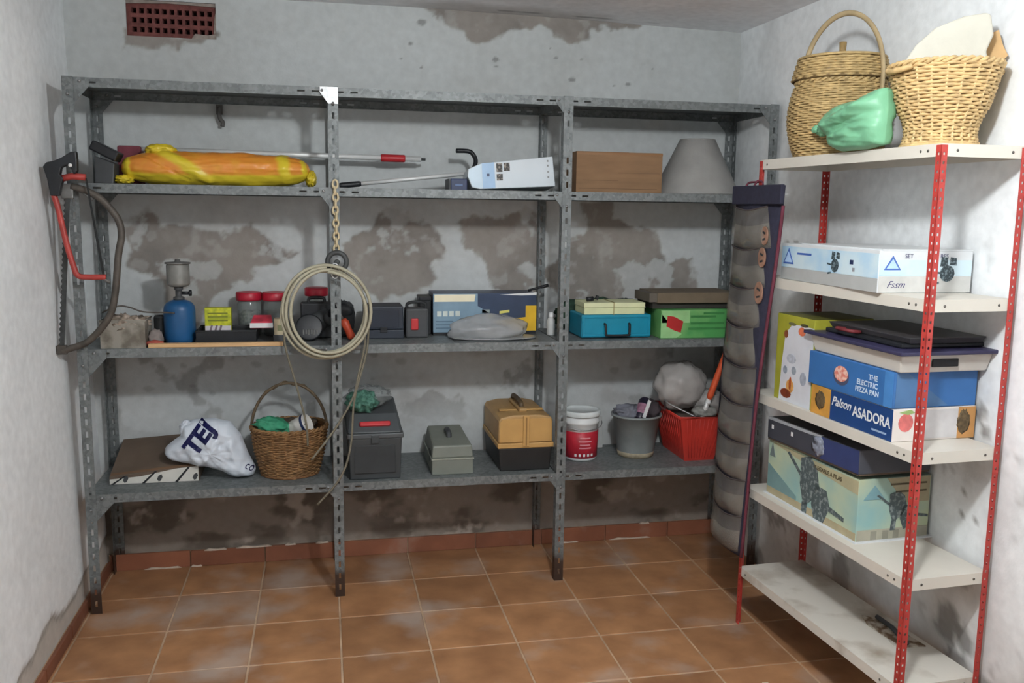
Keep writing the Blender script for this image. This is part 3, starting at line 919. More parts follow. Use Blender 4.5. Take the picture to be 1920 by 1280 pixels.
obj('blue_end', MB().prism([(0.003, 0.057), (0.008, 0.084), (0.061, 0.106), (0.061, 0.003), (0.018, 0.010)], -0.0010, 0.0), mat('paler_blue_print', (186, 206, 220), .3, var=.06), k)
for (x, z, w_, h_) in ((.124, .070, .026, .036), (.156, .074, .026, .034), (.124, .034, .026, .028)):
    obj('photo_print', MB().box(x, x + w_, -.0012, 0, z, z + h_), m_dark, k)
obj('emblem', MB().box(.082, .093, -.0018, -.001, .052, .064), m_navy, k)
for z in (.108, .088, .062, .04):
    obj('mark', MB().box(.345, .352, -.0012, 0, z, z + .008), mat('grey_print', (150, 152, 152), .5), k)
q = thing('navy_box', 'small navy blue box under the pointed end of the white carton', 'box', (1.447, 0.11, S2))
obj('body', MB().box(0, .07, 0, .12, 0, .048), m_navy, q, bevel=.003)
obj('label_strip', MB().box(.018, .05, -.001, 0, .018, .026), mat('blue_grey_print', (96, 118, 158), .5), q)
obj('end_cap', MB().box(-.008, 0.0, .002, .118, .001, .047), m_black, q)

# brown cardboard box
m_card = mat('cardboard', (136, 106, 78), 0.85, var=0.10, scale=6, bump=0.08, stretch=(1, 1, 6))
m_card2 = mat('cardboard_dark', (112, 86, 64), 0.85, var=0.15, scale=9)
k = thing('cardboard_box', 'plain brown cardboard box next to the grey lamp shade', 'box', (1.992, 0.11, S2))
obj('body', MB().box(0, .392, 0, .25, 0, .172), m_card, k, bevel=.002)
obj('flap', MB().box(0.001, .235, -.0025, .12, .172, .1755), m_card, k)
obj('flap', MB().box(0.237, .391, .0, .12, .172, .1748), m_card, k)
obj('print_line', MB().box(.03, .19, -.0007, 0, .052, .0545), m_card2, k)
obj('print_line', MB().box(.19, .38, -.0007, 0, .085, .0872), m_card2, k)
obj('print_line', MB().box(.015, .37, -.0007, 0, .017, .0195), m_card2, k)
obj('tape', MB().box(0, .392, -.0009, 0, .162, .1715), mat('brown_tape', (140, 104, 72), .35, var=.06), k)

# pleated lamp shade
m_shade = mat('grey_shade', (146, 145, 142), 0.55, var=0.10, scale=10, bump=.15)
k = thing('lamp_shade', 'grey conical lamp shade at the right end of the upper shelf', 'lamp shade', (2.588, 0.215, S2))
mb = MB(); n = 72
V = []; F = []
for i, (rr, z) in enumerate(((.194, .001), (.190, .012), (.080, .242), (.077, .245))):
    for j in range(n):
        t = 2 * PI * j / n; q = rr + (0.0035 if j % 2 else 0) * (1 if i < 2 else .5)
        V.append((q * math.cos(t), q * math.sin(t), z))
for i in range(3):
    for j in range(n): F.append((i * n + j, i * n + (j + 1) % n, (i + 1) * n + (j + 1) % n, (i + 1) * n + j))
mb.add(V, F, True)
sh = obj('shade', mb, m_shade, k); so = sh.modifiers.new('wall', 'SOLIDIFY'); so.thickness = .0015
obj('rim', MB().tube([(.194 * math.cos(2 * PI * j / 48), .194 * math.sin(2 * PI * j / 48), .004) for j in range(48)], .0035, 6, True), m_shade, k)
obj('rim', MB().tube([(.078 * math.cos(2 * PI * j / 32), .078 * math.sin(2 * PI * j / 32), .245) for j in range(32)], .003, 6, True), m_shade, k)
mb = MB()
for j in range(3):
    t = 2 * PI * j / 3 + .3; mb.tube([(0, 0, .238), (.077 * math.cos(t), .077 * math.sin(t), .243)], .0018, 6)
mb.tube([(.018 * math.cos(2 * PI * j / 16), .018 * math.sin(2 * PI * j / 16), .238) for j in range(16)], .002, 6, True)
obj('spider_ring', mb, m_bolt, k)

# small hook hanging under the top shelf
h = obj('wall_hook', MB().tube(smooth_path([(0, 0, 0), (0, -.006, -.03), (.004, -.008, -.05), (.014, -.01, -.062), (.012, -.012, -.08)], 4), .009, 8).box(-.013, .013, -.004, .008, -.03, .012), mat('grey_bracket', (92, 90, 88), .7, var=.2), None, (0.492, 0.425, 2.052))
tag(h, 'small dark bracket poking down beneath the top shelf', 'bracket')

# ------------------------------------------------------------------ saws and hose hung on the posts
m_steel = mat('old_steel', (120, 120, 118), 0.5, 0.5, var=0.25, scale=30)
m_bow = mat('brown_grey_tube', (84, 78, 72), 0.55, 0.2, var=0.25, scale=25)
m_redtube = mat('red_tube', (172, 66, 60), 0.45, var=0.15, scale=20)

s = thing('bow_saw', 'large bow saw with dark curved tube frame and toothed blade on left post', 'saw', (0, -0.045, 0))
pts = [(-0.060, 0, 1.083), (-0.035, 0, 1.09), (0.037, 0, 1.12), (0.107, 0, 1.2), (0.136, 0, 1.282), (0.157, 0, 1.443), (0.172, 0, 1.523), (0.160, 0, 1.585), (0.111, 0, 1.650), (0.057, 0, 1.685), (0.005, 0, 1.70)]
obj('frame', MB().tube(smooth_path(pts, 5), 0.0130, 10), m_bow, s)
# blade with teeth
n = 56; lo = []; hi = []
a = Vector((-0.014, 0, 1.66)); b_ = Vector((-0.064, 0, 1.095)); d = b_ - a; nn = Vector((-d.z, 0, d.x)).normalized()
if nn.x > 0: nn = -nn
poly = []
for i in range(n + 1):
    q = a + d * (i / n)
    poly.append(tuple((q + nn * (0.0085 if i % 2 else 0.003)).xz))
for i in range(n, -1, -28):
    q = a + d * (i / n); poly.append(tuple((q - nn * 0.013).xz))
obj('blade', MB().prism(poly, -0.0008, 0.0008), mat('saw_blade', (70, 72, 72), 0.5, .4, var=.3, scale=40), s)
obj('clamp', MB().box(-0.078, -0.042, -.010, .010, 1.070, 1.105), m_bow, s, bevel=.003)
obj('clamp', MB().box(-0.030, 0.012, -.008, .010, 1.655, 1.71), m_steel, s, bevel=.003)
obj('tension_lever', MB().tube([(0.0, .004, 1.70), (0.05, .004, 1.675), (0.078, .004, 1.652)], .006, 8), m_steel, s)

s = thing('hacksaw', 'hacksaw with black pistol grip and bent red frame hung on left post', 'saw', (0, -0.085, 0))
poly = [(-0.074, 1.768), (-0.062, 1.784), (-0.036, 1.790), (-0.010, 1.802), (0.020, 1.822), (0.041, 1.826), (0.043, 1.79), (0.041, 1.752), (0.030, 1.742), (0.022, 1.76), (0.010, 1.776), (-0.012, 1.766), (-0.018, 1.74), (-0.006, 1.728), (-0.016, 1.70), (-0.024, 1.664), (-0.054, 1.664), (-0.062, 1.725)]
obj('grip', MB().prism(poly, -0.016, 0.014), m_black, s, bevel=.004)
obj('grip_bolt', MB().tube([(0.020, -.0175, 1.775), (0.020, -.014, 1.775)], .007, 10), m_alu, s)
obj('frame_arm', MB().tube([(-0.012, 0, 1.728), (0.02, 0, 1.736), (0.066, 0, 1.733)], .0125, 10), m_redtube, s)
obj('frame', MB().tube(smooth_path([(-0.046, 0, 1.668), (-0.034, 0, 1.62), (-0.012, 0, 1.49), (0.008, 0, 1.405), (0.020, 0, 1.373), (0.05, 0, 1.366), (0.118, 0, 1.366)], 5), .0105, 10), m_redtube, s)
obj('blade', MB().prism([(0.064, 1.73), (0.070, 1.73), (0.118, 1.352), (0.108, 1.352)], -0.0012, 0.0012), mat('hacksaw_blade', (40, 42, 42), 0.5, .4), s)
obj('tension_bolt', MB().tube([(0.100, 0, 1.366), (0.132, 0, 1.345)], .006, 8), m_steel, s)

# chain with dark pulley wheel
m_chain = mat('cream_chain', (196, 180, 146), 0.5, var=0.15, scale=40)
c = thing('chain', 'cream chain hanging down the middle-left post above the hose', 'chain', (0.969, -0.016, 1.46))
lk = MB(); L_, W_ = 0.0165, 0.0100
lp = [(W_ * math.cos(t), 0, L_ * math.sin(t) * 1.0) for t in [2 * PI * i / 14 for i in range(14)]]
lk.tube(lp, 0.0046, 6, True)
lm = lk.mesh('link'); lm.materials.append(m_chain)
for i in range(11):
    obj('link', lm, None, c, (random.uniform(-.002, .002) - 0.001 * i * .2, 0, 0.012 + i * 0.0255), (0, 0, (PI / 2 if i % 2 else 0) + .2))
w = thing('pulley_wheel', 'round dark grey rubber wheel hanging on the chain above the hose coil', 'wheel', (0.971, -0.035, 1.421))
m_wheel = mat('dark_wheel', (62, 64, 64), 0.55, var=.25, scale=30)
R = Matrix.Rotation(PI / 2, 4, 'X')
mb = MB().tube([(.037 * math.cos(2 * PI * j / 40), 0, .037 * math.sin(2 * PI * j / 40)) for j in range(40)], .0105, 10, True)
obj('tyre', mb, m_wheel, w)
obj('disc', MB().lathe([(0.001, .004), (0.032, .004), (0.032, -.004), (0.001, -.004)], 28, R), mat('wheel_disc', (122, 124, 124), .5, .2, var=.3, scale=60), w)
obj('hub', MB().lathe([(0.001, .010), (0.009, .010), (0.011, .004), (0.011, -.010), (0.001, -.010)], 16, R), m_wheel, w)

# hose coil
m_hose = mat('cream_hose', (164, 159, 138), 0.5, var=0.10, scale=20)
h = thing('hose_coil', 'coil of cream plastic hose hung on the middle-left post, ends trailing down', 'hose', (0.927, -0.050, 1.222))
path = []
loops = [(.152, .170, .004, .008), (.182, .190, -.002, -.002), (.134, .152, .008, .018), (.168, .176, -.008, -.012)]
N = 40
for li, (rx, rz, ox, oz) in enumerate(loops):
    for i in range(N):
        f = (li + i / N) ; t = PI / 2 + 2 * PI * i / N
        k2 = i / N
        nx_ = loops[min(li + 1, 3)]
        RX = rx * (1 - k2) + nx_[0] * k2; RZ_ = rz * (1 - k2) + nx_[1] * k2
        OX = ox * (1 - k2) + nx_[2] * k2; OZ = oz * (1 - k2) + nx_[3] * k2
        path.append((OX + RX * math.cos(t), -0.015 + 0.011 * (li + k2) * (1 if li % 2 else -1) * .6, OZ + RZ_ * math.sin(t)))
obj('coil', MB().tube(path, 0.0068, 8), m_hose, h)
for pts in ([(0.145, .0, -.05), (0.150, .004, -.13), (0.120, .004, -.27), (0.100, .0, -.35), (0.03, -.014, -.47), (-.07, -.02, -.60)],
            [(-0.16, .006, -.02), (-0.165, .012, -.13), (-0.125, .03, -.30), (-0.09, .04, -.46), (-0.085, .05, -.56)],
            [(0.165, .004, -.06), (0.155, .004, -.17), (0.105, .0, -.36), (0.088, -.005, -.55), (0.045, -.014, -.68), (-.05, -.02, -.79)]):
    obj('hose_end', MB().tube(smooth_path(pts, 6), 0.0044, 8), mat('tan_hose', (112, 107, 92), .5, var=.12), h)
obj('tie', MB().tube(arc(0.035, 0.165, .016, .03, 0, 2 * PI - .3, 14, -.01), .0025, 6), mat('wire_tie', (210, 212, 212), .35, .3), h)

# ------------------------------------------------------------------ third shelf, left bay
m_tin = mat('worn_tin', (146, 142, 132), 0.6, 0.15, var=0.2, scale=12, col2=(104, 98, 88), thresh=(.45, .6), bump=.25)
t = thing('worn_tin_box', 'worn grey tin box full of scraps at the left end of the shelf', 'box', (0.145, 0.09, S3))
mb = MB()
mb.plate([0, .165], [0, .108], lambda i, j: True, .003, Matrix.Translation((-.0825, -.07, 0)))
mb.box(-.0825, .0825, .067, .07, 0, .108); mb.box(-.0825, -.0795, -.067, .067, 0, .108); mb.box(.0795, .0825, -.067, .067, 0, .108); mb.box(-.0795, .0795, -.067, .067, 0, .003)
obj('body', mb, m_tin, t)
obj('rim', MB().tube([(-.083, -.07, .108), (.083, -.07, .108), (.083, .07, .108), (-.083, .07, .108)], .004, 6, True), m_tin, t)
obj('scraps', MB().blob((0, 0, .085), (.076, .062, .036), 4, .6, 4, 2, floor=.004), mat('scraps', (120, 108, 96), .9, var=.3, scale=40, col2=(176, 160, 146), bump=.6), t, kind='stuff')
w = obj('wire_piece', MB().tube(smooth_path([(-.10, 0, .02), (-.04, -.01, .045), (0, 0, .04), (.05, .01, .02), (.13, .01, .016), (.17, .0, .015)], 5), .0035, 6), m_bow, None, (.16, .085, S3 + .115))
tag(w, 'bent brown wire lying across the worn tin box', 'wire')

# blue gas cylinder with burner
m_blue = mat('blue_paint', (30, 82, 128), 0.4, var=0.10, scale=8)
g = thing('gas_cylinder', 'squat blue camping gas cylinder with a grey burner on top', 'gas cylinder', (0.337, 0.165, S3))
obj('body', MB().lathe([(.001, .001), (.050, .001), (.056, .004), (.060, .012), (.062, .02), (.062, .135), (.059, .150), (.050, .163), (.034, .172), (.020, .176), (.001, .176)], 36), m_blue, g)
obj('foot_ring', MB().lathe([(.054, 0), (.057, 0), (.057, .009), (.054, .009), (.054, 0)], 32), m_blue, g)
obj('valve', MB().lathe([(.001, .174), (.022, .174), (.022, .186), (.013, .190), (.013, .215), (.018, .218), (.018, .228), (.001, .230)], 20), m_dgrey, g)
obj('valve_knob', MB().tube([(.012, 0, .203), (.042, 0, .203)], .007, 8).tube([(.040, 0, .203), (.050, 0, .203)], .013, 10), m_black, g)
mb = MB().lathe([(.001, .229), (.030, .229), (.043, .236), (.045, .245), (.045, .315), (.042, .322), (.036, .326)], 28)
obj('burner_guard', mb, mat('burner_grey', (128, 128, 124), .55, .3, var=.2, scale=20), g)
mb = MB().lathe([(.001, .322), (.050, .322), (.050, .328), (.012, .330), (.010, .340), (.001, .341)], 28)
obj('burner_cap', mb, m_steel, g)

# black tray, jars, little packets
tr = thing('black_tray', 'shallow black plastic tray next to the blue gas cylinder', 'tray', (0.525, 0.175, S3))
mb = MB()
mb.hexa([(-.108, -.075, 0), (.108, -.075, 0), (.108, .075, 0), (-.108, .075, 0), (-.118, -.085, .006), (.118, -.085, .006), (.118, .085, .006), (-.118, .085, .006)])
for (a0, a1, b0, b1) in ((-.118, .118, -.085, -.081), (-.118, .118, .081, .085), (-.118, -.114, -.081, .081), (.114, .118, -.081, .081)):
    mb.box(a0, a1, b0, b1, .005, .052)
obj('body', mb, m_black, tr, bevel=.0015)
obj('rim', MB().tube([(-.118, -.085, .053), (.118, -.085, .053), (.118, .085, .053), (-.118, .085, .053)], .0045, 6, True), m_black2, tr)

m_glass = mat('jar_glass', (190, 200, 198), 0.15, var=0.04, trans=0.55, alpha=0.55)
m_lid = mat('red_lid', (168, 26, 48), 0.4, var=0.10, scale=12)
def jar(loc, label, cont, hh=.16, r=.050, z0=0.0):
    j = thing('jar', label, 'jar', loc, random.uniform(0, 3), 'red-lidded jars on the third shelf')
    obj('glass', MB().lathe([(.001, .002), (r - .004, .002), (r, .008), (r, hh - .02), (r - .006, hh - .006), (r - .008, hh), ], 28), m_glass, j)
    obj('contents', MB().lathe([(.001, .006), (r - .005, .006), (r - .004, hh * .25), (r - .004, hh * .62), (r * .6, hh * .70), (.001, hh * .72)], 20, wob=.05), cont, j)
    obj('lid', MB().lathe([(r - .008, hh - .006), (r + .004, hh - .006), (r + .005, hh), (r + .005, hh + .026), (r + .001, hh + .030), (r - .004, hh + .029), (.001, hh + .028)], 32), m_lid, j)
    return j
c1 = mat('jar_screws', (112, 112, 104), .5, .3, var=.4, scale=90, col2=(60, 66, 62))
c2 = mat('jar_dark', (66, 64, 66), .6, var=.4, scale=60)
jar((0.598, 0.345, S3), 'glass jar with red lid standing behind the yellow packet', c1)
jar((0.708, 0.335, S3), 'glass jar with red lid between two others, beside the hose coil', c2)
jar((0.885, 0.325, S3), 'red-lidded jar seen through the ring of the hose coil', c2, .18, .046)

m_yprint = mat('yellow_green_print', (206, 206, 52), 0.45, var=.2, scale=30, col2=(168, 176, 44))
k = thing('yellow_packet', 'small yellow and white packet standing in the black tray', 'packet', (0.43, 0.20, S3 + .0065))
obj('body', MB().box(0, .105, 0, .045, 0, .130), m_yprint, k, bevel=.0015)
obj('white_panel', MB().box(.001, .104, -.001, 0, .001, .055), mat('white_print', (214, 208, 212), .5, var=.08, scale=40), k)
for x in (.012, .032, .05): obj('stripe', MB().hexa([(x, -.002, .018), (x + .009, -.002, .018), (x + .009, -.001, .018), (x, -.001, .018), (x + .012, -.002, .058), (x + .02, -.002, .058), (x + .02, -.001, .058), (x + .012, -.001, .058)]), mat('mauve_print', (128, 112, 120), .5), k)
for z in (.075, .09, .105): obj('print_line', MB().box(.012, .092, -.001, 0, z, z + .005), mat('olive_print', (120, 128, 40), .5), k)
k = thing('red_white_packet', 'small red and white packet next to the hose coil', 'packet', (0.617, 0.10, S3 + .056))
k.location = (0.617, 0.125, S3 + .0585)
obj('body', MB().hexa([(0, 0, 0), (.09, 0, 0), (.09, .06, 0), (0, .06, 0), (0.002, 0, .026), (.09, 0, .03), (.082, .055, .05), (.012, .055, .05)]), mat('red_packet', (184, 52, 70), .5, var=.3, scale=30), k, bevel=.002)
obj('white_strip', MB().box(-.001, .091, -.0015, -.0002, .002, .022), m_wplastic, k)
k = thing('beige_packet', 'little beige box squeezed between a red packet and the hose', 'box', (0.712, 0.135, S3 + .0005))
obj('body', MB().box(0, .052, 0, .05, 0.0, .095), mat('beige_print', (190, 176, 146), .6, var=.06), k, bevel=.002)
obj('print_mark', MB().box(.014, .034, -.001, 0, .045, .07), mat('olive_mark', (122, 124, 92), .6), k)
obj('base_block', MB().box(-.004, .056, -.006, .05, 0.0, .028), m_dgrey, k, bevel=.002)

# timber strip along the front edge, rag
m_wood = mat('pale_wood', (196, 160, 116), 0.7, var=0.12, scale=8, stretch=(1, 12, 12))
o = obj('wooden_strip', MB().box(0, .515, 0, .028, 0, .016), m_wood, None, (0.238, 0.012, S3 + .0005), (0, 0, -.012), bevel=.0015)
tag(o, 'pale wooden strip lying along the front edge of the shelf', 'wood strip')
k = thing('red_rag', 'crumpled grey and rusty red rag by the blue gas cylinder', 'rag', (0.252, 0.075, S3))
obj('cloth', MB().blob((0, .02, .03), (.028, .04, .034), 3, .3, 3, 12, floor=.001), mat('grey_rag', (138, 128, 124), .9, var=.2, bump=.4), k)
obj('red_corner', MB().blob((.006, -.025, .012), (.036, .018, .014), 3, .3, 3, 13, floor=.001), mat('rust_red_cloth', (150, 72, 60), .9, var=.2), k)
k = thing('black_roll', 'small black roll tucked between the tin box and gas cylinder', 'roll', (0.262, 0.20, S3))
obj('roll', MB().lathe([(.001, .001), (.030, .001), (.032, .006), (.032, .10), (.028, .108), (.014, .108), (.013, .09)], 20), m_black2, k)
obj('core', MB().lathe([(.0128, .104), (.0128, .004), (.001, .004)], 14), m_dgrey, k)

# tools seen through the coil
k = thing('angle_grinder', 'dark angle grinder lying behind the hose coil', 'power tool', (0.89, 0.16, S3))
obj('body', MB().tube([(-.075, .02, .048), (-.07, .02, .05), (.0, .03, .075), (.05, .04, .1)], [.026, .036, .04, .034], 14), m_dgrey, k)
obj('gear_head', MB().lathe([(.001, 0), (.030, 0), (.036, .012), (.034, .04), (.02, .05), (.001, .052)], 18, Matrix.Translation((.055, .035, .085)) @ Matrix.Rotation(1.2, 4, 'X')), m_black2, k)
obj('guard', MB().lathe([(.001, -.006), (.055, -.006), (.056, .004), (.05, .006), (.001, .004)], 28, Matrix.Translation((-.035, -.02, .058)) @ Matrix.Rotation(1.25, 4, 'X')), m_black, k)
mb = MB()
for i in range(6): mb.box(-.062 + i * .011, -.056 + i * .011, -.036, -.030, .028 + (i % 2) * .004, .05)
obj('vent_rib', mb, m_steel, k)
obj('side_handle', MB().tube([(.05, .0, .10), (.06, -.03, .13), (.066, -.05, .145)], [.011, .014, .011], 10), m_black, k)
k = thing('drill_case', 'black drill case behind the hose ring, below the red jar lid', 'case', (0.818, 0.225, S3))
obj('base', MB().box(0, .135, 0, .045, 0, .155), m_black2, k, bevel=.008)
obj('lid_half', MB().box(.002, .133, -.018, -.001, .002, .152), m_black, k, bevel=.006)
obj('carry_handle', MB().tube(smooth_path([(.035, .012, .15), (.04, .012, .172), (.095, .012, .172), (.10, .012, .15)], 4), .007, 8), m_black, k)
k = thing('screwdriver', 'screwdriver with an orange-red handle right of the middle-left post', 'screwdriver', (1.035, 0.15, S3), rot=(0, math.radians(-24), 0))
obj('handle', MB().lathe([(.001, .0), (.014, .001), (.018, .012), (.016, .045), (.019, .075), (.012, .092), (.001, .094)], 12, Matrix.Translation((0, 0, .006))), mat('orange_red_handle', (186, 72, 44), .4, var=.15), k)
obj('shaft', MB().tube([(0, 0, .098), (0, 0, .19)], .004, 8), m_steel, k)
k = thing('black_pouch', 'soft black pouch standing behind the middle-left post', 'pouch', (0.985, 0.27, S3))
obj('body', MB().blob((0, 0, .075), (.06, .05, .08), 4, .15, 3, 21, floor=.001, p=3), m_black2, k)
obj('flap', MB().blob((0, -.035, .115), (.055, .022, .035), 3, .12, 3, 22), m_black, k)

# ------------------------------------------------------------------ third shelf, middle bay
m_dnavy = mat('dark_navy_plastic', (44, 50, 60), 0.5, var=.12)
k = thing('dark_tool_case', 'dark navy plastic tool case right of the hose coil', 'case', (1.082, 0.17, S3))
obj('base', MB().box(0, .172, 0, .17, 0, .038), m_dnavy, k, bevel=.004)
obj('lid', MB().box(0.002, .170, .002, .168, .040, .140), m_dnavy, k, bevel=.006)
obj('front_panel', MB().box(.022, .15, -.002, .002, .05, .124), mat('navy_panel', (36, 42, 54), .5), k, bevel=.001)
obj('latch', MB().box(.07, .1, -.006, 0.0, .028, .05), m_black, k, bevel=.001)
k = thing('battery_lantern', 'dark grey battery lantern with a red switch beside the tool case', 'lantern', (1.262, 0.175, S3))
obj('body', MB().box(0, .098, 0, .10, 0, .128), m_dgrey, k, bevel=.008)
obj('switch', MB().box(.022, .054, -.008, .004, .036, .086), mat('red_switch', (188, 54, 56), .4, var=.08), k, bevel=.004, label='red switch')
obj('handle', MB().tube(smooth_path([(.01, .05, .122), (.012, .05, .146), (.05, .05, .153), (.088, .05, .146), (.09, .05, .122)], 4), .007, 8), m_black2, k)
k = thing('black_accessory_box', 'black box behind the battery lantern next to the printed carton', 'box', (1.335, 0.29, S3))
obj('body', MB().box(0, .05, 0, .11, 0, .150), m_black2, k, bevel=.004)
obj('lid', MB().box(-.003, .053, -.003, .113, .150, .170), m_black, k, bevel=.003)

m_cyl = mat('steel_blue_print', (128, 154, 172), 0.35, var=.12, scale=10)
m_gold = mat('gold_white_print', (240, 232, 204), 0.25, var=.05)
m_yelp = mat('amber_print', (222, 178, 44), 0.4, var=.08)
m_nav2 = mat('slate_navy_print', (50, 64, 88), 0.4, var=.15)
k = thing('tool_carton', 'flat printed carton in steel blue, navy and amber on the third shelf', 'carton', (1.388, 0.245, S3 + .0005))
obj('body', MB().box(0, .470, 0, .17, 0.012, .186), m_nav2, k, bevel=.002)
obj('base_block', MB().box(.002, .468, .004, .168, 0, .014), m_black, k)
P_ = [('blue_panel', [(0.001, .013), (.24, .013), (.25, .10), (.20, .13), (.20, .185), (0.001, .185)], m_cyl, -.001),
      ('gold_panel', [(0.006, .150), (.185, .150), (.19, .182), (0.006, .182)], m_gold, -.002),
      ('amber_panel', [(.26, .060), (.42, .078), (.42, .130), (.469, .130), (.469, .016), (.38, .016)], m_yelp, -.001),
      ('amber_panel', [(.232, .078), (.27, .078), (.27, .090), (.232, .090)], mat('pale_yellow_print', (214, 206, 110), .4), -.001),
      ('pale_panel', [(.30, .094), (.345, .100), (.345, .112), (.30, .106)], mat('pale_yellow_print', (214, 206, 110), .4), -.001),
      ('grey_panel', [(.22, .098), (.255, .098), (.255, .114), (.22, .114)], mat('grey_green_print', (140, 150, 146), .5), -.001),
      ('top_tear', [(.30, .180), (.469, .190), (.469, .178), (.40, .176)], m_wplastic, -.0015)]
for nm, pl, mm, y in P_: obj(nm, MB().prism(pl, y, 0), mm, k)
for x in (.018, .045, .072, .1): obj('icon_print', MB().box(x, x + .02, -.002, -.001, .085, .108), mat('icon_pale', (206, 214, 208), .4), k)
for z in (.06, .045, .03): obj('print_line', MB().box(.012, .09, -.002, -.001, z, z + .005), mat('steel_print', (92, 116, 134), .5), k)
o = obj('black_stick', MB().tube([(0, 0, 0), (.09, .0, .022)], .0055, 8).tube([(.06, .0, .0145), (.095, .0, .0235)], .0075, 8), m_black, None, (1.83, 0.30, S3 + .194))
tag(o, 'short black stick resting on the end of the navy and amber carton', 'stick')
m_clear = mat('clear_plastic', (186, 188, 190), 0.12, var=.06, scale=20, trans=0.2, alpha=0.6, bump=.5, bscale=22)
k = thing('clear_plastic_dome', 'clear crumpled plastic blister shell lying before the printed carton', 'plastic shell', (1.64, 0.12, S3))
obj('shell', MB().blob((-.02, .02, .035), (.165, .085, .068), 4, .16, 2.4, 31, ridge=.06, floor=.004), m_clear, k)
obj('flange', MB().blob((0, .02, .006), (.20, .10, .007), 3, .12, 2.5, 33, floor=.001), mat('grey_film', (140, 142, 142), .3, var=.1, bump=.3), k)
obj('backing_card', MB().box(-.185, .12, -.06, .09, .0, .0028), m_black2, k)
k = thing('plastic_bottle', 'small white plastic bottle standing behind the middle-right post', 'bottle', (1.915, 0.20, S3))
obj('body', MB().lathe([(.001, .001), (.017, .001), (.018, .006), (.018, .07), (.010, .082), (.008, .085)], 18), mat('milky_plastic', (190, 192, 190), .4), k)
obj('cap', MB().lathe([(.011, .083), (.011, .103), (.001, .104)], 14), m_wplastic, k)

# ------------------------------------------------------------------ third shelf, right bay
m_teal = mat('teal_case', (22, 132, 160), 0.4, var=.08)
k = thing('teal_case', 'bright teal plastic case with a black wire handle', 'case', (2.022, 0.075, S3 + .003))
obj('body', MB().box(0, .322, 0, .20, 0, .102), m_teal, k, bevel=.006)
obj('front_rim', MB().plate([0.004, .014, .308, .318], [.006, .016, .088, .098], lambda i, j: not (i == 1 and j == 1), .005, Matrix.Translation((0, -.004, 0))), m_teal, k, bevel=.0015)
obj('handle', MB().tube(smooth_path([(.105, -.002, .062), (.107, -.016, .055), (.108, -.018, .020), (.116, -.018, .012), (.208, -.018, .012), (.216, -.018, .02), (.217, -.016, .055), (.219, -.002, .062)], 3), .0055, 8), m_black, k, label='black wire handle')
obj('foot', MB().box(.01, .05, .01, .19, -.003, 0.001).box(.27, .31, .01, .19, -.003, .001), m_black, k)
k = thing('cream_box', 'long cream box tied with string on top of the teal case', 'box', (2.036, 0.082, S3 + .1055))
obj('base', MB().box(0, .278, 0, .15, 0, .030), mat('cream_card', (206, 212, 168), .6, var=.06), k, bevel=.002)
obj('lid', MB().box(-.002, .280, -.002, .152, .0305, .052), mat('cream_card_lid', (214, 218, 176), .6, var=.05), k, bevel=.002)
obj('string', MB().box(.132, .1355, -.005, -.0025, -.085, .054).box(.132, .1355, -.005, .155, .0525, .055), mat('string_tan', (158, 150, 104), .8), k)
k = thing('black_fittings', 'two small black fittings lying on the cream box', 'fittings', (2.062, 0.14, S3 + .158))
obj('fitting', MB().tube([(0, 0, .010), (.03, 0, .013)], .010, 8), m_black, k)
obj('fitting', MB().tube([(.045, 0, .008), (.05, 0, .026)], .008, 8), m_black, k)
k = thing('dark_green_bag', 'dark green cloth bag stuffed behind the teal case', 'bag', (2.19, 0.345, S3))
obj('body', MB().blob((0, 0, .07), (.21, .06, .075), 4, .2, 3, 41, floor=.001, p=3), mat('dark_green_cloth', (40, 66, 52), .9, var=.3, scale=20, bump=.5), k)
obj('mouth', MB().blob((.12, -.01, .12), (.06, .045, .03), 3, .4, 3, 42), mat('green_grey_cloth', (72, 84, 76), .9, var=.3), k)
m_green = mat('green_print', (112, 168, 102), 0.45, var=.12, scale=6, col2=(78, 150, 84))
k = thing('green_carton', 'green carton with a red emblem under a flat brown box', 'carton', (2.375, 0.035, S3 + .0005))
obj('body', MB().box(0, .335, 0, .20, 0, .128), m_green, k, bevel=.002)
obj('pale_panel', MB().box(.004, .135, -.001, 0, .070, .124), mat('pale_green_print', (148, 196, 136), .45), k)
obj('pale_panel', MB().prism([(.001, .002), (.075, .002), (.10, .02), (.06, .05), (.001, .11)], -.001, 0), mat('pale_green_print', (148, 196, 136), .45), k)
obj('red_emblem', MB().prism([(.026, .055), (.030, .102), (.060, .098), (.105, .076), (.094, .026), (.068, .034)], -.002, -.001), mat('red_emblem', (168, 44, 44), .45, var=.12), k)
for x, z, w_ in ((.14, .092, .12), (.14, .062, .16), (.13, .038, .18), (.20, .106, .1)): obj('print_line', MB().box(x, x + w_, -.001, 0, z, z + .010), mat('deep_green_print', (58, 122, 66), .45), k)
k = thing('flat_brown_box', 'flat dull brown box lying on top of the green carton', 'box', (2.33, 0.06, S3 + .1295))
obj('body', MB().box(.035, .42, 0, .24, .026, .072), mat('dull_brown_card', (104, 92, 76), .8, var=.08), k, bevel=.002)
obj('end_flap', MB().box(-.002, .036, 0.004, .2, .03, .070), mat('grey_brown_card', (92, 86, 78), .8), k, bevel=.002)
obj('under_box', MB().box(.02, .40, .02, .22, 0, .027), mat('blackish_card', (52, 50, 46), .8, var=.2), k, bevel=.002)

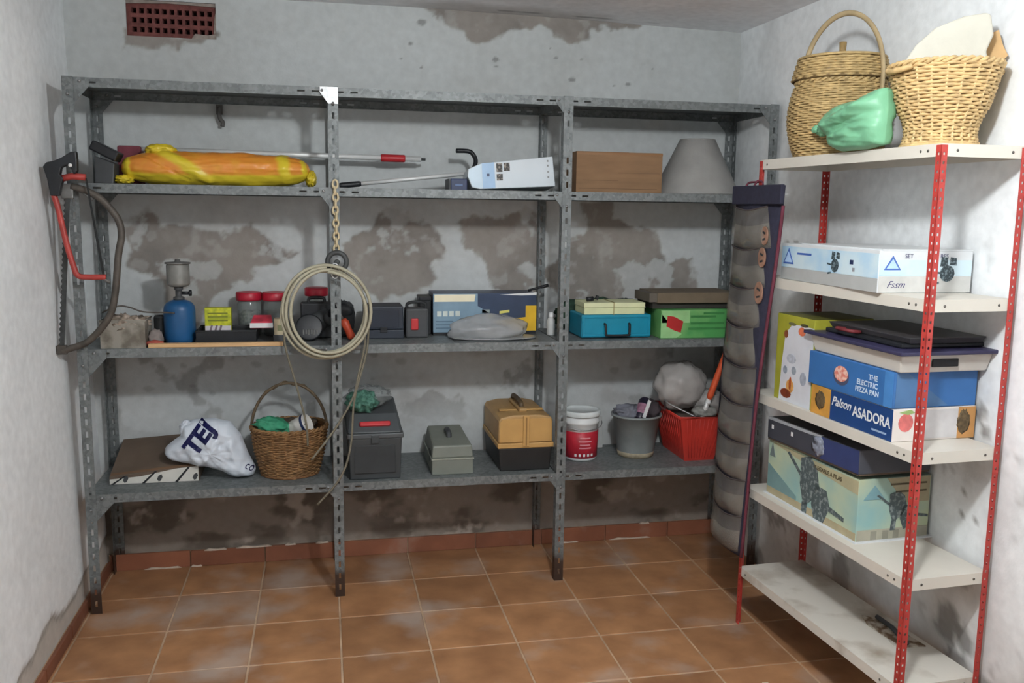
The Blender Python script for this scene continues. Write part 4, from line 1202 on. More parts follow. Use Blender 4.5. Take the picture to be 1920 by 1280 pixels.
# ------------------------------------------------------------------ wicker helper
def wicker(parent, prof, H, rows, stakes, sr, m_w, m_s, amp=0.004, sx=1.0, sy=1.0, stake_r=.003, lining=True, z0=0.0):
    """woven wall: stacked weaver rings that pass in front of and behind upright stakes; prof(f) radius at height fraction f"""
    mb = MB(); n = stakes * 4
    for k in range(rows):
        f = (k + .5) / rows; r = prof(f)
        pts = []
        for j in range(n):
            t = 2 * PI * j / n
            q = r + amp * math.cos(stakes * t + PI * k)
            pts.append((q * math.cos(t) * sx, q * math.sin(t) * sy, z0 + H * f + .0012 * math.sin(5 * t + k)))
        mb.tube(pts, sr, 5, True)
    obj('weave', mb, m_w, parent, kind='stuff')
    for s_ in range(stakes):
        t = 2 * PI * (s_ + .25) / stakes
        pts = [(prof(f) * math.cos(t) * sx, prof(f) * math.sin(t) * sy, z0 + H * f) for f in [i / 10 for i in range(11)]]
        obj('stake', MB().tube(pts, stake_r, 5), m_s, parent)
    if lining:
        pr = [(.001, z0 + .004)] + [((prof(f) - .005), z0 + max(.004, H * f)) for f in [i / 8 for i in range(9)]]
        obj('inner_wall', MB().lathe(pr, 32, None, sx, sy), m_s, parent)
    # twisted rim
    r = prof(1.0)
    for ph in (0, PI):
        pts = []
        for j in range(120):
            t = 2 * PI * j / 120
            pts.append(((r + .005 * math.cos(20 * t + ph)) * math.cos(t) * sx, (r + .005 * math.cos(20 * t + ph)) * math.sin(t) * sy, z0 + H + .004 + .005 * math.sin(20 * t + ph)))
        obj('rim', MB().tube(pts, .0055, 6, True), m_w, parent)

m_wick_b = mat('brown_wicker', (130, 97, 62), 0.7, var=.3, scale=40, bump=.2)
m_wick_bs = mat('brown_wicker_stake', (122, 84, 52), 0.7, var=.25, scale=30)
m_wick = mat('straw_wicker', (198, 168, 118), 0.6, var=.25, scale=40, bump=.2)
m_wick_s = mat('straw_stake', (214, 188, 140), 0.6, var=.15, scale=30)
m_wick2 = mat('olive_wicker', (180, 154, 106), 0.65, var=.25, scale=40, bump=.2)
m_wick2s = mat('olive_stake', (150, 124, 80), 0.65, var=.2, scale=30)

# ------------------------------------------------------------------ lowest shelf, left bay
m_pr = mat('white_board', (206, 204, 196), 0.5, var=.06)
m_brn = mat('brown_board_top', (96, 82, 70), 0.8, var=.15, scale=8, bump=.1)
k = thing('striped_carton', 'flat carton with brown top and white front edge crossed by black stripes', 'carton', (0.042, 0.135, S4 + .0005))
obj('body', MB().hexa([(0, 0, 0), (.35, 0, 0), (.35, .29, 0), (0, .29, 0), (0, 0, .035), (.35, 0, .066), (.35, .29, .14), (0, .29, .118)]), m_brn, k, bevel=.002)
obj('front_panel', MB().prism([(0.001, .001), (.349, .001), (.349, .064), (.26, .057), (.12, .030), (0.001, .022)], -.0012, 0), m_pr, k)
for x in (.005, .125, .255):
    obj('stripe', MB().prism([(x, .001), (x + .012, .001), (x + .062, .062 if x > .2 else (.050 if x > .1 else .035)), (x + .052, .062 if x > .2 else (.050 if x > .1 else .035))], -.0022, -.0012), m_black, k)
for x in (.062, .195, .335):
    obj('emblem', MB().prism([(x - .010, .016), (x - .004, .030), (x + .008, .036), (x + .012, .024), (x + .004, .008), (x - .004, .006)], -.0022, -.0012), m_dgrey, k)
obj('inner_layer', MB().hexa([(0.004, .005, .036), (.345, .005, .066), (.345, .02, .071), (.004, .02, .040), (0.004, .005, .038), (.345, .005, .068), (.345, .02, .073), (.004, .02, .042)]), m_card2, k)

m_bag = mat('white_film', (206, 214, 224), 0.3, var=.06, scale=10, bump=.6, bscale=26)
k = thing('white_plastic_bag', 'crumpled white plastic bag with dark blue letters on the lowest shelf', 'bag', (0.452, 0.130, S4))
OUT = [(.258, .141), (.291, .168), (.324, .191), (.332, .237), (.373, .256), (.454, .258), (.522, .242), (.564, .182), (.592, .10), (.622, .035), (.610, .004), (.549, .002), (.515, .012), (.479, .034), (.425, .052), (.34, .072), (.277, .088), (.253, .11)]
OUT = [(x - .452, z) for x, z in OUT]
mb = MB().pillow(OUT, (-.005, .125), .085, wr=.34, fq=11, seed=4, floor=.001)
body = obj('body', mb, m_bag, k, (0, .045, 0))
obj('tie_handle', MB().blob((-.105, .03, .215), (.026, .018, .040), 4, .2, 2.4, 53, ridge=.1), m_bag, k)
obj('handle_slot', MB().box(-.098, -.088, -.022, -.018, .165, .19), m_black, k, (0, .005, 0))
def drape(s_, size, m, base_mb, parent, loc, ang, off=.002, yo=0.0, **kw):
    me = text_mesh(s_, size, **kw)
    bm = bmesh.new(); bm.from_mesh(me)
    bmesh.ops.triangulate(bm, faces=bm.faces)
    bmesh.ops.subdivide_edges(bm, edges=[e for e in bm.edges if e.calc_length() > size * .12], cuts=2)
    bmesh.ops.triangulate(bm, faces=bm.faces)
    tree = BVHTree.FromPolygons([Vector(p) for p in base_mb.v], base_mb.f)
    ca, sa = math.cos(ang), math.sin(ang)
    for v in bm.verts:
        x = loc[0] + v.co.x * ca - v.co.y * sa; z = loc[2] + v.co.x * sa + v.co.y * ca
        hit = tree.ray_cast(Vector((x, -1, z)), Vector((0, 1, 0)))
        y = (hit[0].y if hit[0] is not None else loc[1]) - off + yo
        v.co = Vector((x, y, z))
    bm.to_mesh(me); bm.free()
    return obj('lettering', me, m, parent, label='dark blue letters')
drape('TEJ', .098, mat('dark_blue_ink', (28, 32, 96), .45), mb, k, (-.062, -.0, .118), math.radians(54), off=.004, bold=.004, yo=.045)
drape('co', .04, mat('dark_blue_ink', (28, 32, 96), .45), mb, k, (.125, .0, .055), math.radians(-35), off=.004, yo=.045)

k = thing('brown_wicker_basket', 'brown wicker basket with a tall hoop handle on the lowest shelf', 'basket', (0.762, 0.200, S4))
pb_ = lambda f: .118 + .040 * f + .006 * math.sin(PI * f)
wicker(k, pb_, .205, 26, 18, .0042, m_wick_b, m_wick_bs, sy=.92, stake_r=.0035)
obj('base_ring', MB().tube([(.120 * math.cos(2 * PI * j / 48), .110 * math.sin(2 * PI * j / 48), .006) for j in range(48)], .006, 6, True), m_wick_bs, k)
hp = [(.158 * math.cos(t), .0, .19 + .205 * math.sin(t)) for t in [PI * i / 26 for i in range(27)]]
obj('handle', MB().tube(hp, .0065, 8), mat('handle_brown', (96, 82, 64), .7, var=.2), k)
hp = [(.158 * math.cos(t), .010 * math.cos(12 * t), .19 + (.205 + .008 * math.sin(12 * t)) * math.sin(t)) for t in [PI * i / 80 for i in range(81)]]
obj('handle_wrap', MB().tube(hp, .0035, 6), mat('handle_brown', (96, 82, 64), .7), k)
obj('lining', MB().lathe([(.001, .165), (.10, .165), (.148, .18)], 28, None, 1, .92), mat('dark_inside', (60, 48, 38), .9), k)
o = obj('green_cloth', MB().blob((0, 0, 0), (.072, .055, .034), 4, .3, 2.4, 61, ridge=.12), mat('green_cloth', (58, 140, 106), .7, var=.15, scale=14, bump=.4), None, (0.700, 0.165, S4 + .218), (0, .28, .2))
tag(o, 'bright green cloth bundled in the brown wicker basket', 'cloth')
k = thing('white_cup', 'white cup with a dark rim lying in the brown wicker basket', 'cup', (0.808, 0.165, S4 + .212), rot=(0.5, 1.05, .2))
obj('body', MB().lathe([(.001, -.04), (.034, -.04), (.036, -.035), (.042, .035), (.042, .040), (.039, .040), (.034, -.03), (.001, -.032)], 24), mat('cup_white', (206, 202, 196), .5, var=.05), k)
obj('band', MB().lathe([(.0425, .022), (.0432, .024), (.0434, .032), (.0428, .034)], 24), m_navy, k)
o = obj('brown_cloth', MB().blob((0, 0, 0), (.10, .06, .022), 3, .3, 3, 63), mat('brown_cloth', (82, 70, 58), .9, var=.2), None, (0.775, 0.255, S4 + .206))
tag(o, 'dull brown cloth behind the cup in the wicker basket', 'cloth')

# ------------------------------------------------------------------ lowest shelf, middle bay
m_tb = mat('charcoal_plastic', (58, 62, 64), 0.5, var=.08)
m_tb2 = mat('charcoal_lid', (72, 76, 78), 0.5, var=.08)
k = thing('tall_grey_toolbox', 'tall charcoal plastic toolbox with a red front handle on the lowest shelf', 'toolbox', (1.003, 0.03, S4))
obj('body', MB().hexa([(.010, .008, 0), (.222, .008, 0), (.222, .352, 0), (.010, .352, 0), (0.004, 0, .182), (.228, 0, .182), (.228, .36, .182), (.004, .36, .182)]), m_tb, k, bevel=.006)
obj('rim', MB().box(-.004, .236, -.006, .366, .180, .202), m_tb2, k, bevel=.005)
obj('lid', MB().hexa([(0, 0, .202), (.232, 0, .202), (.232, .36, .202), (0, .36, .202), (.014, .085, .268), (.218, .085, .268), (.218, .35, .290), (.014, .35, .290)]), m_tb2, k, bevel=.010)
obj('handle', MB().box(.052, .182, -.004, .022, -.011, .011), m_rplastic, k, (0, .030, .238), (math.radians(-38), 0, 0), bevel=.006, label='red handle')
obj('latch', MB().box(.10, .132, -.010, -.004, .160, .196), m_tb, k, bevel=.003)
obj('front_recess', MB().box(.03, .2, -.0005, .002, .03, .15), mat('charcoal_panel', (50, 54, 56), .55), k, bevel=.004)
o = obj('green_mesh_bag', MB().blob((0, 0, .04), (.062, .06, .045), 4, .3, 3, 71, ridge=.1, floor=.001), mat('green_net', (84, 128, 112), .8, var=.35, scale=60, col2=(58, 98, 84), bump=.7), None, (1.07, 0.165, S4 + .272), (.08, 0, 0))
tag(o, 'crumpled green net bag on the lid of the charcoal toolbox', 'bag')
o = obj('clear_film', MB().blob((0, 0, .04), (.090, .085, .042), 4, .25, 3, 72, ridge=.12, floor=.001), mat('clear_film', (176, 182, 182), .15, trans=.35, alpha=.42, bump=.5, bscale=22), None, (1.10, 0.235, S4 + .282), (.08, 0, 0))
tag(o, 'clear plastic film heaped on the charcoal toolbox behind the net bag', 'plastic film')

m_sg = mat('sage_grey_plastic', (116, 120, 112), 0.55, var=.07)
k = thing('small_grey_toolbox', 'small sage grey toolbox standing between the charcoal and tan ones', 'toolbox', (1.452, 0.055, S4))
obj('base', MB().box(-.090, .090, 0, .31, 0, .070), m_sg, k, bevel=.004)
obj('seam', MB().box(-.093, .093, -.003, .313, .066, .074), mat('sage_rim', (138, 142, 132), .5), k, bevel=.001)
obj('lid', MB().hexa([(-.090, 0, .074), (.090, 0, .074), (.090, .31, .074), (-.090, .31, .074), (-.086, .006, .128), (.086, .006, .128), (.076, .30, .150), (-.076, .30, .150)]), m_sg, k, bevel=.007)
obj('handle', MB().tube(smooth_path([(0, .12, .133), (0, .125, .152), (0, .16, .158), (0, .20, .156), (0, .205, .140)], 4), .009, 8, flat=1.3), m_dgrey, k)
obj('latch', MB().box(-.092, -.0895, .06, .10, .045, .095), m_black, k)

m_tan = mat('tan_plastic', (186, 146, 88), 0.5, var=.07)
m_tan2 = mat('tan_plastic_lid', (172, 138, 90), 0.5, var=.08)
k = thing('tan_toolbox', 'tan toolbox with black base and folding handle on the lowest shelf', 'toolbox', (1.776, 0.06, S4))
obj('base', MB().hexa([(-.112, .006, 0), (.112, .006, 0), (.112, .36, 0), (-.112, .36, 0), (-.120, 0, .105), (.120, 0, .105), (.120, .365, .105), (-.120, .365, .105)]), mat('black_base', (34, 34, 34), .5), k, bevel=.005)
obj('rim', MB().box(-.126, .126, -.006, .37, .105, .128), m_tan, k, bevel=.004)
poly = [(-.122, .128), (.122, .128), (.121, .225), (.114, .240), (.060, .252), (-.060, .252), (-.114, .240), (-.121, .225)]
obj('lid', MB().prism(poly, 0, .366), m_tan2, k, bevel=.006)
obj('end_panel', MB().prism([(-.117, .132), (.117, .132), (.116, .222), (.106, .236), (-.106, .236), (-.116, .222)], -.003, 0.0), m_tan, k, bevel=.001)
obj('front_latch', MB().box(-.014, .014, -.012, 0, .112, .250), m_tan, k, bevel=.003)
obj('front_latch_groove', MB().box(-.003, .003, -.0135, -.0115, .118, .244), mat('tan_dark', (140, 106, 62), .5), k)
obj('handle', MB().box(-.018, .018, .06, .30, .252, .268), m_tan2, k, bevel=.005)
obj('handle_bar', MB().tube(smooth_path([(0, .10, .262), (0, .105, .282), (0, .15, .288), (0, .24, .288), (0, .285, .282), (0, .29, .262)], 4), .010, 8), mat('dark_tan', (92, 76, 56), .5), k)
obj('lid_ridge', MB().box(-.10, -.02, .10, .13, .250, .257).box(.02, .10, .10, .13, .250, .257), m_tan, k, bevel=.002)

# ------------------------------------------------------------------ lowest shelf, right bay
m_rlab = mat('red_label', (176, 36, 52), 0.45, var=.15, scale=30)
k = thing('paint_bucket', 'white lidded paint bucket with a red printed label', 'bucket', (2.077, 0.235, S4))
obj('body', MB().lathe([(.001, .002), (.074, .002), (.077, .006), (.082, .17), (.085, .172), (.085, .182), (.083, .184), (.084, .212), (.001, .212)], 36), m_wplastic, k)
obj('label', MB().lathe([(.0770, .014), (.0784, .0145), (.0825, .138), (.0805, .1385)], 36), m_rlab, k)
obj('lid', MB().lathe([(.080, .206), (.089, .206), (.0905, .210), (.0905, .226), (.087, .231), (.076, .231), (.074, .226), (.001, .225)], 36), mat('lid_white', (214, 220, 220), .4), k)
obj('handle', MB().tube([(.092 * math.cos(t), -.03 - .055 * math.sin(t), .178 - .030 * math.sin(t)) for t in [PI * i / 20 for i in range(21)]], .0022, 6), m_bolt, k)
for j in range(5):
    t = -PI / 2 - .55 + j * .25
    obj('print_mark', MB().box(-.005, .005, -.0008, .0008, 0, .012), m_wplastic, k, (.0796 * math.cos(t), .0796 * math.sin(t), .024), (0, 0, t + PI / 2))
for z, w_ in ((.108, .05), (.092, .062), (.076, .05), (.062, .058)):
    mb = MB(); V = []; F = []
    for j in range(9):
        t = -PI / 2 + (j - 4) * w_ / .082 / 4 * .5
        V += [(.0829 * math.cos(t), .0829 * math.sin(t), z), (.0830 * math.cos(t), .0830 * math.sin(t), z + .006)]
    for j in range(8): F.append((2 * j, 2 * j + 2, 2 * j + 3, 2 * j + 1))
    mb.add(V, F, True); obj('print_line', mb, mat('pink_print', (220, 150, 156), .45), k)

m_gb = mat('grey_bucket', (128, 134, 134), 0.5, var=.12, scale=14)
k = thing('grey_bucket', 'grey pail of odds and ends between paint bucket and red crate', 'bucket', (2.352, 0.245, S4))
obj('body', MB().lathe([(.001, .003), (.078, .003), (.082, .006), (.086, .02), (.112, .190), (.119, .191), (.120, .200), (.114, .202), (.108, .196), (.083, .02), (.001, .012)], 40), m_gb, k)
obj('base_band', MB().lathe([(.079, 0), (.0835, .001), (.0885, .024), (.0855, .026)], 36), mat('pail_dirt', (156, 146, 124), .7, var=.25, scale=30), k)
obj('handle', MB().tube([(.121 * math.cos(t), .06 * math.sin(t) + .0, .190 + .02 * math.sin(t)) for t in [PI * i / 24 for i in range(25)]], .0028, 6), m_bolt, k)
obj('fill', MB().lathe([(.001, .178), (.09, .172), (.106, .165)], 28), mat('pail_fill', (66, 62, 64), .9, var=.4, scale=40), k)
o = obj('crumpled_rag', MB().blob((0, 0, .02), (.06, .06, .040), 4, .35, 3, 81, ridge=.1), mat('blue_grey_rag', (112, 114, 124), .8, var=.2, bump=.5), None, (2.305, 0.235, S4 + .185))
tag(o, 'blue-grey crumpled rag on the left side of the grey pail', 'rag')
k = thing('spray_can', 'small dark can with a shiny strip lying in the grey pail', 'can', (2.370, 0.215, S4 + .222), rot=(-.5, .55, 0))
obj('body', MB().lathe([(.001, -.06), (.028, -.06), (.030, -.055), (.030, .045), (.022, .058), (.012, .062), (.001, .062)], 22), mat('can_black', (36, 32, 48), .35, var=.3, scale=40), k)
obj('label', MB().lathe([(.0303, -.03), (.0306, -.029), (.0306, .02), (.0303, .021)], 22), mat('can_mauve', (150, 108, 128), .4, var=.3, scale=50), k)
obj('strip', MB().box(-.004, .012, -.034, -.029, -.05, .045), m_wplastic, k)
o = obj('dark_rag', MB().blob((0, 0, .02), (.045, .05, .05), 3, .35, 3, 83), mat('dark_mauve_rag', (66, 58, 62), .9, var=.3, bump=.5), None, (2.425, 0.25, S4 + .19))
tag(o, 'dark mauve rag on the right side of the grey pail', 'rag')

m_rc = mat('red_crate', (188, 56, 46), 0.4, var=.12, scale=12)
k = thing('red_crate', 'red plastic basket crate full of plastic bags on the lowest shelf', 'crate', (2.613, 0.235, S4), 0.0)
b0, t0 = (.072, .135), (.118, .180)
def ring(hx, hy, z): return [(-hx, -hy, z), (hx, -hy, z), (hx, hy, z), (-hx, hy, z)]
V = ring(*b0, .0) + ring(*t0, .215) + ring(b0[0] - .004, b0[1] - .004, .005) + ring(t0[0] - .004, t0[1] - .004, .215)
F = [(0, 3, 2, 1)] + [(i, (i + 1) % 4, 4 + (i + 1) % 4, 4 + i) for i in range(4)] + [(8 + i, 12 + i, 12 + (i + 1) % 4, 8 + (i + 1) % 4) for i in range(4)] + [(8, 9, 10, 11)] + [(4 + i, 4 + (i + 1) % 4, 12 + (i + 1) % 4, 12 + i) for i in range(4)]
obj('body', MB().add(V, F), m_rc, k)
obj('rim', MB().tube([(p[0], p[1], p[2]) for p in ring(t0[0] + .002, t0[1] + .002, .214)], .0065, 8, True), m_rc, k)
for i in range(9):
    f = .12 + i * .095
    for s_ in (-1,):
        x0 = -(b0[0] + (t0[0] - b0[0]) * .1); 
    hx0, hx1 = b0[0] * (1 - .06) * (2 * f - 1), t0[0] * (2 * f - 1) * .96
    obj('rib', MB().tube([(hx0, -b0[1] - .002, .012), (hx1, -t0[1] - .0005, .205)], .0014, 6), m_rc, k)
for i in range(12):
    f = .06 + i * .08
    y0, y1 = b0[1] * (2 * f - 1) * .96, t0[1] * (2 * f - 1) * .96
    obj('rib', MB().tube([(-b0[0] - .002, y0, .012), (-t0[0] - .0005, y1, .205)], .0014, 6), m_rc, k)
obj('bail', MB().tube(smooth_path([(-.118, .0, .21), (-.15, -.06, .27), (-.135, -.10, .26), (-.04, -.17, .215)], 6), .004, 6), m_bolt, k)
obj('packing', MB().box(-.098, .098, -.155, .155, .15, .19), mat('crate_inside', (96, 84, 76), .9, var=.4, scale=30), k)
m_film = mat('cloudy_film', (184, 181, 178), 0.2, var=.10, trans=.0, alpha=.72, bump=.7, bscale=24)
for (x, y, z, s_, sd, lb, mm) in (
    (2.555, 0.225, S4 + .335, (.115, .10, .115), 91, 'large cloudy plastic bag bulging out of the red crate', m_film),
    (2.690, 0.195, S4 + .255, (.075, .07, .062), 93, 'smaller cloudy plastic bag at the right side of the red crate', m_film),
    (2.640, 0.120, S4 + .225, (.060, .045, .030), 95, 'grey crumpled film at the front of the red crate', mat('grey_crumple', (128, 128, 124), .3, var=.3, scale=40, bump=.6))):
    o = obj('plastic_bag', MB().blob((0, 0, 0), s_, 4, .14, 1.8, sd, ridge=.06), mm, None, (x, y, z)); tag(o, lb, 'bag')
k = thing('orange_tool', 'tool with an orange handle standing upright in the red crate', 'tool', (2.625, 0.09, S4 + .235), rot=(.06, .30, 0))
obj('handle', MB().tube([(0, 0, .06), (0, 0, .08), (0, 0, .29), (0, 0, .30)], [.013, .018, .0155, .012], 12, flat=.8), mat('orange_handle', (206, 86, 48), .45, var=.1), k)
obj('ferrule', MB().tube([(0, 0, -.03), (0, 0, .065)], .011, 10), m_alu, k)
obj('bolt', MB().tube([(0, -.02, .045), (0, .02, .045)], .008, 8), m_wplastic, k)
k = thing('black_umbrella', 'narrow folded black umbrella leaning behind the orange handled tool', 'umbrella', (2.775, 0.20, S4 + .001))
obj('canopy', MB().lathe([(.006, .05), (.020, .10), (.026, .25), (.022, .40), (.012, .46), (.007, .47)], 12, wob=.1), m_black, k)
obj('handle', MB().tube([(0, 0, .46), (0, 0, .52)], .011, 10), m_black2, k)
obj('tip', MB().tube([(0, 0, 0), (0, 0, .055)], .005, 8), m_steel, k)

# ------------------------------------------------------------------ hanging pocket organiser on the rack's far post
m_navyf = mat('navy_fabric', (40, 40, 56), 0.9, var=.15, scale=60, bump=.2)
m_maroon = mat('maroon_binding', (96, 42, 56), 0.85, var=.15, scale=40)
m_pock = mat('clear_pocket', (158, 153, 142), 0.10, var=.35, scale=9, trans=0.0, alpha=0.30, bump=.35, bscale=12, spec=.8)
og = thing('pocket_organiser', 'navy hanging shoe organiser with a column of clear plastic pockets', 'organiser', rw(-0.026, 0, 0), RA)
YA, YB = 0.125, -0.215
def oy(z, f):       # the strip narrows and swings back a little toward the bottom
    q = (1.73 - z) / 1.42
    ya = YA + .055 * q; yb = YB + .155 * q
    return ya + (yb - ya) * f
def ox(z): return -0.004 * math.sin(3 * z)
zs = [1.735 - i * (1.435 / 40) for i in range(41)]
V = []; F = []
for z in zs:
    for f in (0, .25, .5, .75, 1): V.append((ox(z) + .006 * math.sin(f * 6 + z * 5), oy(z, f), z))
for i in range(40):
    for j in range(4): F.append((i * 5 + j, i * 5 + j + 1, (i + 1) * 5 + j + 1, (i + 1) * 5 + j))
bk = obj('backing', MB().add(V, F, True), m_navyf, og); so = bk.modifiers.new('cloth', 'SOLIDIFY'); so.thickness = .003
for f in (1.0,):
    pts = [(ox(z) + .006 * math.sin(f * 6 + z * 5) - .002, oy(z, f), z) for z in zs[2:]]
    obj('binding', MB().tube(pts, .0065, 6), m_maroon, og)
obj('top_band', MB().box(-.012, .004, oy(1.73, 1.0) - .004, oy(1.73, 0) + .004, 1.668, 1.738), m_navyf, og, bevel=.003)
obj('hanging_loop', MB().tube(smooth_path([(-.004, -.02, 1.735), (.01, -.02, 1.755), (.028, -.02, 1.752), (.034, -.02, 1.735)], 4), .004, 6).tube(smooth_path([(-.004, .04, 1.735), (.01, .04, 1.75), (.028, .0, 1.752)], 4), .004, 6), m_maroon, og)
NP = 9; z1, z0 = 1.662, 0.315
for k_ in range(NP):
    za = z1 - (z1 - z0) * k_ / NP; zb = z1 - (z1 - z0) * (k_ + 1) / NP
    V = []; F = []; nu, nv = 12, 10
    wide = .80 if k_ < 4 else .93
    for i in range(nv + 1):
        g = i / nv; z = za + (zb - za) * g
        bul = (.015 + .019 * math.sin(min(1, .1 + g * .93) ** 1.8 * PI)) * (1 + .15 * mnoise.noise(Vector((k_ * 3.1, g * 2, 0))))
        if i == nv: bul = .004
        for j in range(nu + 1):
            f = j / nu * wide
            b = bul * math.sin(PI * j / nu) ** .55 * (1 + .35 * mnoise.fractal(Vector((j * .35, g * 2, k_ * 5)), 1, 2, 2))
            V.append((ox(z) - .003 - b, oy(z, f + (.16 * (g - .45) * (j / nu) if k_ < 4 else 0)), z - .016 * math.sin(PI * j / nu)))
    for i in range(nv):
        for j in range(nu): F.append((i * (nu + 1) + j, i * (nu + 1) + j + 1, (i + 1) * (nu + 1) + j + 1, (i + 1) * (nu + 1) + j))
    p_ = obj('pocket', MB().add(V, F, True), m_pock, og)
    h0 = (nv // 2 - 1) * (nu + 1)                 # extra film layer, added to make the lower half of each pocket paler
    Vi = [(x + .006 if 0 < n_ % (nu + 1) < nu else x, y, z) for n_, (x, y, z) in enumerate(V[h0:])]
    Fi = [tuple(q - h0 for q in f_) for f_ in F if min(f_) >= h0]
    obj('inner_layer', MB().add(Vi, Fi, True), m_pock, p_)
    hem = [Vector(v) for v in V[:nu + 1]]
    obj('hem', MB().tube(hem, .0028, 5), mat('dark_hem', (70, 62, 62), .8), p_)
m_skin = mat('tan_leather', (140, 106, 88), 0.6, var=.25, scale=20)
for (z, y, s_, lb) in ((1.555, -.125, .030, 'topmost tan leather strap end at the organiser edge'), (1.475, -.115, .032, 'middle tan leather strap end at the organiser edge'), (1.345, -.105, .036, 'lowest tan leather strap end at the organiser edge')):
    t = thing('leather_strap', lb, 'strap', rw(-.034, y, z), RA, 'tan leather strap ends in the organiser')
    pl_ = [(s_ * .8 * math.cos(q), s_ * 1.15 * math.sin(q)) for q in [2 * PI * i / 18 for i in range(18)]]
    obj('strap_end', MB().prism(pl_, -.006, .0, 'x'), m_skin, t, bevel=.002)
    obj('slit', MB().box(-.0075, -.0055, -s_ * .35, s_ * .25, -.003, .004), m_black2, t, (0, 0, s_ * .35), (.3, 0, 0))
    obj('slit', MB().box(-.0075, -.0055, -s_ * .35, s_ * .25, -.003, .004), m_black2, t, (0, 0, -s_ * .45), (-.2, 0, 0))

k = thing('white_jar', 'small white jar standing behind the tan toolbox near the wall', 'jar', (1.925, 0.395, S4))
obj('body', MB().lathe([(.001, .001), (.024, .001), (.026, .006), (.026, .15), (.020, .165), (.018, .17)], 18), mat('jar_white', (188, 192, 192), .4, var=.05), k)
obj('cap', MB().lathe([(.021, .168), (.021, .195), (.001, .196)], 16), m_wplastic, k)
o = obj('pale_tile_piece', MB().box(0, .05, 0, .010, 0, .15), mat('pale_tile', (178, 180, 178), .5, var=.08), None, (2.185, 0.385, S4 + .0005), (-.12, 0, 0), bevel=.002)
tag(o, 'pale tile piece leaning on the wall behind the paint bucket', 'tile piece')

# ------------------------------------------------------------------ things on the rack
# top board: covered basket, open basket, green bag
k = thing('lidded_basket', 'olive straw basket with a flat lid and tall hoop handle', 'basket', rw(.150, -.255, RS[0]), RA)
pl = lambda f: .132 + .032 * math.sin(PI * min(1, f * .92 + .03)) ** .8 + .006 * f
wicker(k, pl, .250, 32, 22, .0042, m_wick2, m_wick2s, lining=True, stake_r=.003)
obj('base_ring', MB().tube([(.137 * math.cos(2 * PI * j / 48), .137 * math.sin(2 * PI * j / 48), .006) for j in range(48)], .006, 6, True), m_wick2s, k)
mb = MB()
for i in range(8):
    mb.tube([((.160 - i * .0022 + .0035 * math.cos(22 * t + PI * i)) * math.cos(t), (.160 - i * .0022 + .0035 * math.cos(22 * t + PI * i)) * math.sin(t), .264 + i * .0085) for t in [2 * PI * j / 88 for j in range(88)]], .0045, 5, True)
for i in range(18):
    r = .144 - i * .0082
    if r > .004: mb.tube([(r * math.cos(t), r * math.sin(t), .334 + i * .0004) for t in [2 * PI * j / 40 for j in range(40)]], .0048, 5, True)
lid = obj('lid', mb, m_wick2, k, kind='stuff')
obj('lid_knob', MB().tube([(0, 0, .336), (0, 0, .392)], [.010, .013], 10), m_wick2s, lid)
obj('lid_band', MB().tube([(.160 * math.cos(t), .160 * math.sin(t), .262) for t in [2 * PI * j / 60 for j in range(60)]], .004, 6, True), mat('dark_straw', (104, 84, 52), .7), lid)
ca = math.radians(-73)
hp = [(.168 * math.cos(t) * math.cos(ca), .168 * math.cos(t) * math.sin(ca), .265 + .222 * math.sin(t)) for t in [PI * i / 30 for i in range(31)]]
hp = [(hp[0][0], hp[0][1], .15)] + hp + [(hp[-1][0], hp[-1][1], .15)]
obj('handle', MB().tube(hp, .0095, 8, flat=.7), mat('handle_straw', (172, 152, 116), .6, var=.15), k)

k = thing('open_basket', 'wide straw wicker basket flaring to a broad rim on the rack', 'basket', rw(.150, -.765, RS[0]), RA)
po = lambda f: .101 + .0 * f + (.057 * max(0, f - .12) ** 1.1 + .012 * math.sin(PI * min(1, f * 2.2 - .1)) * (1 if f < .5 else 0) * -1)
wicker(k, po, .232, 24, 22, .0054, m_wick, m_wick_s, stake_r=.0042)
obj('base_ring', MB().tube([(.105 * math.cos(2 * PI * j / 48), .105 * math.sin(2 * PI * j / 48), .006) for j in range(48)], .007, 6, True), m_wick, k)
ra = po(1.0)
for ang in (math.radians(0), math.radians(180)):
    hp = [((ra + .004 + .014 * math.sin(t)) * math.cos(ang) - .05 * math.cos(t) * math.sin(ang), (ra + .004 + .014 * math.sin(t)) * math.sin(ang) + .05 * math.cos(t) * math.cos(ang), .225 - .008 * math.sin(t)) for t in [PI * i / 14 for i in range(15)]]
    obj('ear_handle', MB().tube(hp, .008, 8), m_wick, k)
m_creamc = mat('cream_foam', (196, 193, 180), 0.8, var=.05, bump=.15)
k2 = thing('cream_board', 'cream foam slab sticking up out of the open straw basket', 'foam slab', rw(.150, -.765, RS[0] + .004), -.58)
poly = [(-.085, .06), (.085, .06), (.112, .20), (.128, .255), (.112, .285), (.130, .335), (.118, .395), (.105, .402), (.04, .395), (-.04, .365), (-.095, .315), (-.132, .255), (-.112, .20)]
poly = [(x * .90, z * .93) for x, z in poly]
obj('slab', MB().prism(poly, -.03, .03), m_creamc, k2, bevel=.012, segs=3)
obj('backing', MB().prism([(.02, .08), (.08, .08), (.125, .22), (.165, .262), (.150, .29), (.135, .335), (.06, .30)], .032, .045), mat('straw_card', (196, 160, 112), .8, var=.1), k2)

